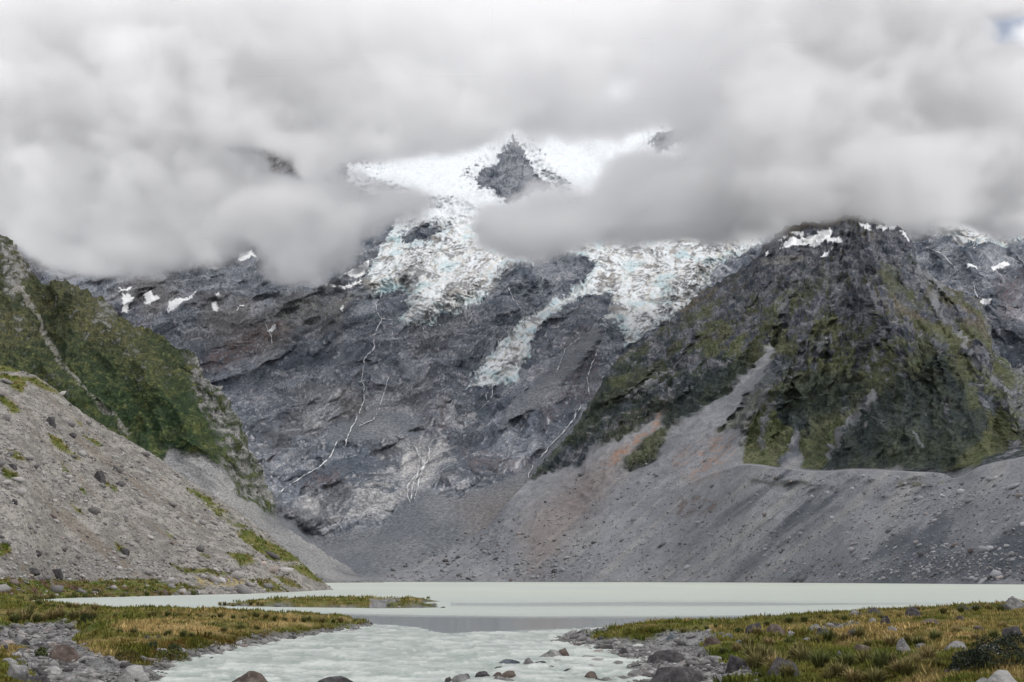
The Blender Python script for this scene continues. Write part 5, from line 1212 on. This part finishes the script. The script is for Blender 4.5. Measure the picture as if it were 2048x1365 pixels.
def slope_cover():
    rs = np.random.RandomState(31); n = 16000; px = rs.uniform(-250, 670, n); py = rs.uniform(725, 1212, n)
    top = np.interp(px, SL['pxs'], SL['top']); bs = np.interp(px, SL['pxs'], SL['base']); m = (py > top - 1) & (py < bs); px, py = px[m], py[m]
    X, Y, Z = sampler(SL, px, py); g = slope_green(px, py, X, Z, None); k = rs.uniform(size=len(X)) < g; X, Y, Z, px, py = X[k], Y[k], Z[k], px[k], py[k]
    n2 = fbm(X / 4, Y / 6, Z / 3, 3); c = mix(rgb(.075, .10, .018), rgb(.15, .13, .04), sstep(-.4, .5, n2)); pk = sstep(1150, 1160, py) * sstep(.0, .4, fbm(X / 6, Y / 8, 7, 3)) * sstep(300, 200, px)
    c = mix(c, rgb(.17, .085, .10), .8 * pk); c = mix(c, rgb(.22, .17, .07), (rs.uniform(size=len(X)) < .15) * 1.0)
    tufts('scrub', X, Y, Z, rs.uniform(.3, .8, len(X)) * (.6 + Y / 500), .35 + 0 * X, c, 7, 'low green growth on the foot and crest of the scree slope', seed=8, wide=.22)
slope_cover()

# ---- tussocks: one by one
M_tus = material('tussock_blades', rough=.9, spec=.1, noises=((8, .75, 1.25, 2),))
def tussock_mesh(seed, base, tip, n=110, droop=.5):
    rs = np.random.RandomState(seed); vs, fs, cs = [], [], []
    for i in range(n):
        a = rs.uniform(0, 6.283); el = rs.beta(1.5, 1.6); r0 = .16 * rs.uniform() ** .5; L_ = rs.uniform(.75, 1.1); out = (.10 + .62 * el)
        dx, dy = math.cos(a), math.sin(a); wx, wy = -dy, dx; w = .020 * rs.uniform(.7, 1.4)
        p0 = np.array([dx * r0, dy * r0, -.03]); p1 = p0 + np.array([dx * out * .42, dy * out * .42, L_ * (.62 - .22 * el)]); p2 = p0 + np.array([dx * out, dy * out, L_ * (1.0 - droop * el * 1.15)])
        W_ = np.array([wx, wy, 0]); k = len(vs); vs += [p0 - W_ * w, p0 + W_ * w, p1 - W_ * w, p1 + W_ * w, p2]; fs += [(k, k + 1, k + 3), (k, k + 3, k + 2), (k + 2, k + 3, k + 4)]
        v = rs.uniform(.7, 1.3); cs += [np.array(base) * v] * 2 + [(np.array(base) * .5 + np.array(tip) * .5) * v] * 2 + [np.array(tip) * v]
    ob = mesh_obj('tussock', np.array(vs), np.array(fs), M_tus, np.array(cs), smooth=False, link=False); me = ob.data; bpy.data.objects.remove(ob); return me
TM = {'straw': [tussock_mesh(s_, (.13, .11, .045), (.36, .28, .14)) for s_ in (1, 2, 3)], 'green': [tussock_mesh(s_, (.05, .065, .02), (.17, .18, .07)) for s_ in (4, 5, 6)], 'olive': [tussock_mesh(s_, (.07, .07, .025), (.24, .21, .09)) for s_ in (7, 8)]}
def tussock(px, py, w, h, kind, label, group, where='g'):
    if where == 'g': x, y, z = ray_ground(px, py)
    else: x, y, z = (float(a[0]) for a in on_slope(px, py))
    x, y, z = float(x), float(y), float(z); i = int(px * 3 + py) % len(TM[kind])
    o = bpy.data.objects.new('tussock', TM[kind][i]); C.objects.link(o); s_ = w * y / FPX / 1.35; s_ *= 1.4; o.scale = (s_, s_, 1.08 * h * y / FPX); o.location = (x, y, z - .02); o.rotation_euler = (0, 0, (px * 1.7) % 6.28)
    tag(o, label, 'tussock', group=group)
rt = random.Random(4)
ORD = ['leftmost', 'second', 'third', 'fourth', 'fifth', 'sixth', 'seventh', 'eighth', 'ninth', 'tenth', 'eleventh', 'twelfth', 'thirteenth', 'fourteenth', 'fifteenth', 'sixteenth', 'seventeenth', 'eighteenth', 'nineteenth', 'twentieth']
def row(pts, n, size, kinds, label, group, where='g', jy=2):
    p = np.array(pts, float)
    for i in range(n):
        t_ = (i + rt.uniform(.2, .8)) / n; x = np.interp(t_, np.linspace(0, 1, len(p)), p[:, 0]); y = np.interp(t_, np.linspace(0, 1, len(p)), p[:, 1]) + rt.uniform(-jy, jy)
        s_ = size * rt.uniform(.7, 1.3); o_ = ORD[i] + (' from the left' if i else '')
        k_ = rt.choice(kinds); tussock(x, y, s_ * 1.25, s_, k_, {'straw': 'straw-coloured', 'green': 'green', 'olive': 'olive'}[k_] + ' tussock ' + label + ', ' + o_, group, where)
row([(436, 1212), (460, 1213), (500, 1212), (535, 1211)], 7, 9, ['straw', 'olive'], 'on the island tip', 'tussocks on the island tip')
row([(60, 1203), (80, 1202), (111, 1200)], 5, 14, ['straw', 'olive'], 'at the head of the inlet', 'tussocks at the inlet head', 's')
row([(125, 1198), (250, 1195), (400, 1191)], 13, 11, ['straw', 'olive', 'green'], 'on the inlet shore under the scree', 'tussocks along the inlet shore', 's')
row([(60, 1216), (120, 1217), (200, 1222)], 9, 15, ['olive', 'straw', 'green'], 'on the near shore of the inlet', 'tussocks on the near inlet shore', jy=4)
row([(10, 1238), (60, 1240), (130, 1236), (190, 1232)], 12, 24, ['olive', 'straw', 'green'], 'between inlet and gravel bed', 'tussocks left of the gravel bed', jy=7)
row([(225, 1238), (330, 1234), (450, 1236), (560, 1240)], 16, 12, ['green', 'olive'], 'on the peninsula far rim', 'tussocks on the peninsula rim', jy=3)
row([(560, 1243), (640, 1246), (735, 1248)], 9, 12, ['olive', 'straw', 'green'], 'at the narrow end of the peninsula', 'tussocks at the peninsula end', jy=2)
row([(230, 1262), (330, 1272), (420, 1262), (520, 1256)], 10, 14, ['green', 'olive'], 'amid the peninsula straw grass', 'tussocks amid the straw grass', jy=10)
row([(1240, 1266), (1340, 1264), (1440, 1258), (1540, 1250)], 13, 13, ['green', 'olive'], 'on the lake rim of the right bank', 'tussocks on the right bank rim', jy=4)
row([(1560, 1247), (1700, 1238), (1880, 1228), (2020, 1222)], 14, 15, ['olive', 'straw', 'green'], 'among the skyline boulders', 'tussocks between the skyline boulders', jy=4)
row([(1430, 1300), (1600, 1298), (1800, 1285), (2030, 1262)], 20, 24, ['olive', 'straw', 'green'], 'across the mid right meadow', 'tussocks in the right meadow', jy=14)
row([(1500, 1335), (1640, 1345), (1760, 1350), (1880, 1335)], 20, 36, ['olive', 'straw', 'green'], 'large and shaggy, near right meadow', 'shaggy tussocks in the near meadow', jy=22)
tussock(1512, 1338, 54, 40, 'olive', 'tall fan-shaped tussock right of the tall dark boulder', None)
tussock(1514, 1269, 30, 18, 'straw', 'pale tussock in front of the rounded boulder on the right bank', None)
tussock(1832, 1222, 24, 14, 'straw', 'pale yellow tussock right of the squarish skyline boulder', None)

# ---- bushes
M_leaf = material('bush_leaves', rough=.8, spec=.15, noises=((9, .7, 1.3, 2),))
M_twig = material('bush_twigs', base=(.09, .07, .05), tint=False, rough=.9)
def bush(px, py, w, h, c0, c1, label, n=1500, group=None):
    x, y, z = (float(a) for a in ray_ground(px, py)); W = w * y / FPX; H = h * y / FPX; rs = np.random.RandomState(int(px)); 
    e = bpy.data.objects.new('bush', None); e.location = (x, y + W * .25, z); C.objects.link(e); tag(e, label, 'bush', group=group)
    th = rs.uniform(0, 6.283, n); ph = np.arccos(rs.uniform(-.1, 1, n)); lump = 1 + .22 * fbm(np.cos(th) * 2, np.sin(th) * 2, ph * 2 + px, 3); r = lump * rs.uniform(.55, 1, n) ** .4
    P = np.stack([np.sin(ph) * np.cos(th) * r * W * .5, np.sin(ph) * np.sin(th) * r * W * .4, np.cos(ph) * r * H * .92 + .02], 1)
    s_ = max(.028, y / FPX * 1.8) * rs.uniform(.7, 1.5, (n, 1)); d1 = rs.normal(size=(n, 3)); d1 /= np.linalg.norm(d1, axis=1)[:, None]; d2 = np.cross(d1, rs.normal(size=(n, 3))); d2 /= np.linalg.norm(d2, axis=1)[:, None]
    V = np.stack([P - d1 * s_, P + d2 * s_ * .45, P + d1 * s_, P - d2 * s_ * .45], 1).reshape(-1, 3); F = np.arange(4 * n).reshape(-1, 4)
    c = np.array(c0)[None] * (1 - rs.uniform(0, 1, (n, 1))) + np.array(c1)[None] * rs.uniform(0, 1, (n, 1)); o = mesh_obj('leaves', V, F, M_leaf, np.repeat(c, 4, 0), smooth=False, parent=e); o['kind'] = 'stuff'
    vs, fs = [], []
    for i in range(14):
        a = rs.uniform(0, 6.28); q = rs.uniform(.4, .95); tip = np.array([math.cos(a) * W * .42 * q, math.sin(a) * W * .34 * q, H * (1 - .5 * q)]); k = len(vs); t_ = .012 + .01 * W
        vs += [(-t_, 0, -.05), (t_, 0, -.05), (0, t_, -.05), tuple(tip)]; fs += [(k, k + 1, k + 3), (k + 1, k + 2, k + 3), (k + 2, k, k + 3)]
    mesh_obj('twigs', np.array(vs), np.array(fs), M_twig, parent=e, smooth=False)
dk0, dk1 = (.014, .022, .016), (.040, .052, .034); gr0, gr1 = (.03, .045, .012), (.085, .105, .03)
bush(2010, 1338, 130, 62, dk0, dk1, 'big dark bush at the right edge behind the lichen-spotted boulder', 3600)
bush(1955, 1345, 90, 46, dk0, dk1, 'dark bush left of the biggest one at the bottom right', 2600)
bush(2036, 1300, 60, 34, dk0, dk1, 'dark upright bush at the right edge above the big one', 1600)
bush(303, 1302, 28, 18, gr0, (.075, .10, .05), 'round grey-green bush on the front slope of the peninsula, left one', 500)
bush(346, 1306, 32, 18, gr0, (.075, .10, .05), 'round grey-green bush on the front slope of the peninsula, right one', 500)
bush(80, 1314, 26, 18, gr0, gr1, 'small green bush against the left side of the red-brown dome', 500)
bush(170, 1249, 36, 20, (.02, .03, .01), (.06, .075, .02), 'dark green bush at the corner of peninsula and gravel bed', 700)
bush(1478, 1265, 18, 8, gr0, gr1, 'small low bush left of the rounded boulder on the right bank', 300)
bush(250, 1327, 60, 26, (.05, .05, .015), (.10, .09, .025), 'wide olive bush hanging over the left gravel bed', 900)
bush(335, 1322, 70, 22, (.045, .055, .012), (.11, .12, .03), 'wide yellow-green bush at the water edge of the peninsula', 900)
tot = 0
for o_ in bpy.data.objects:
    if o_.type == 'MESH' and len(o_.data.polygons): tot += sum(1 for _ in ()) + len(o_.data.loops) - 2 * len(o_.data.polygons)
print('done', time.time() - T0, 'tris', tot)
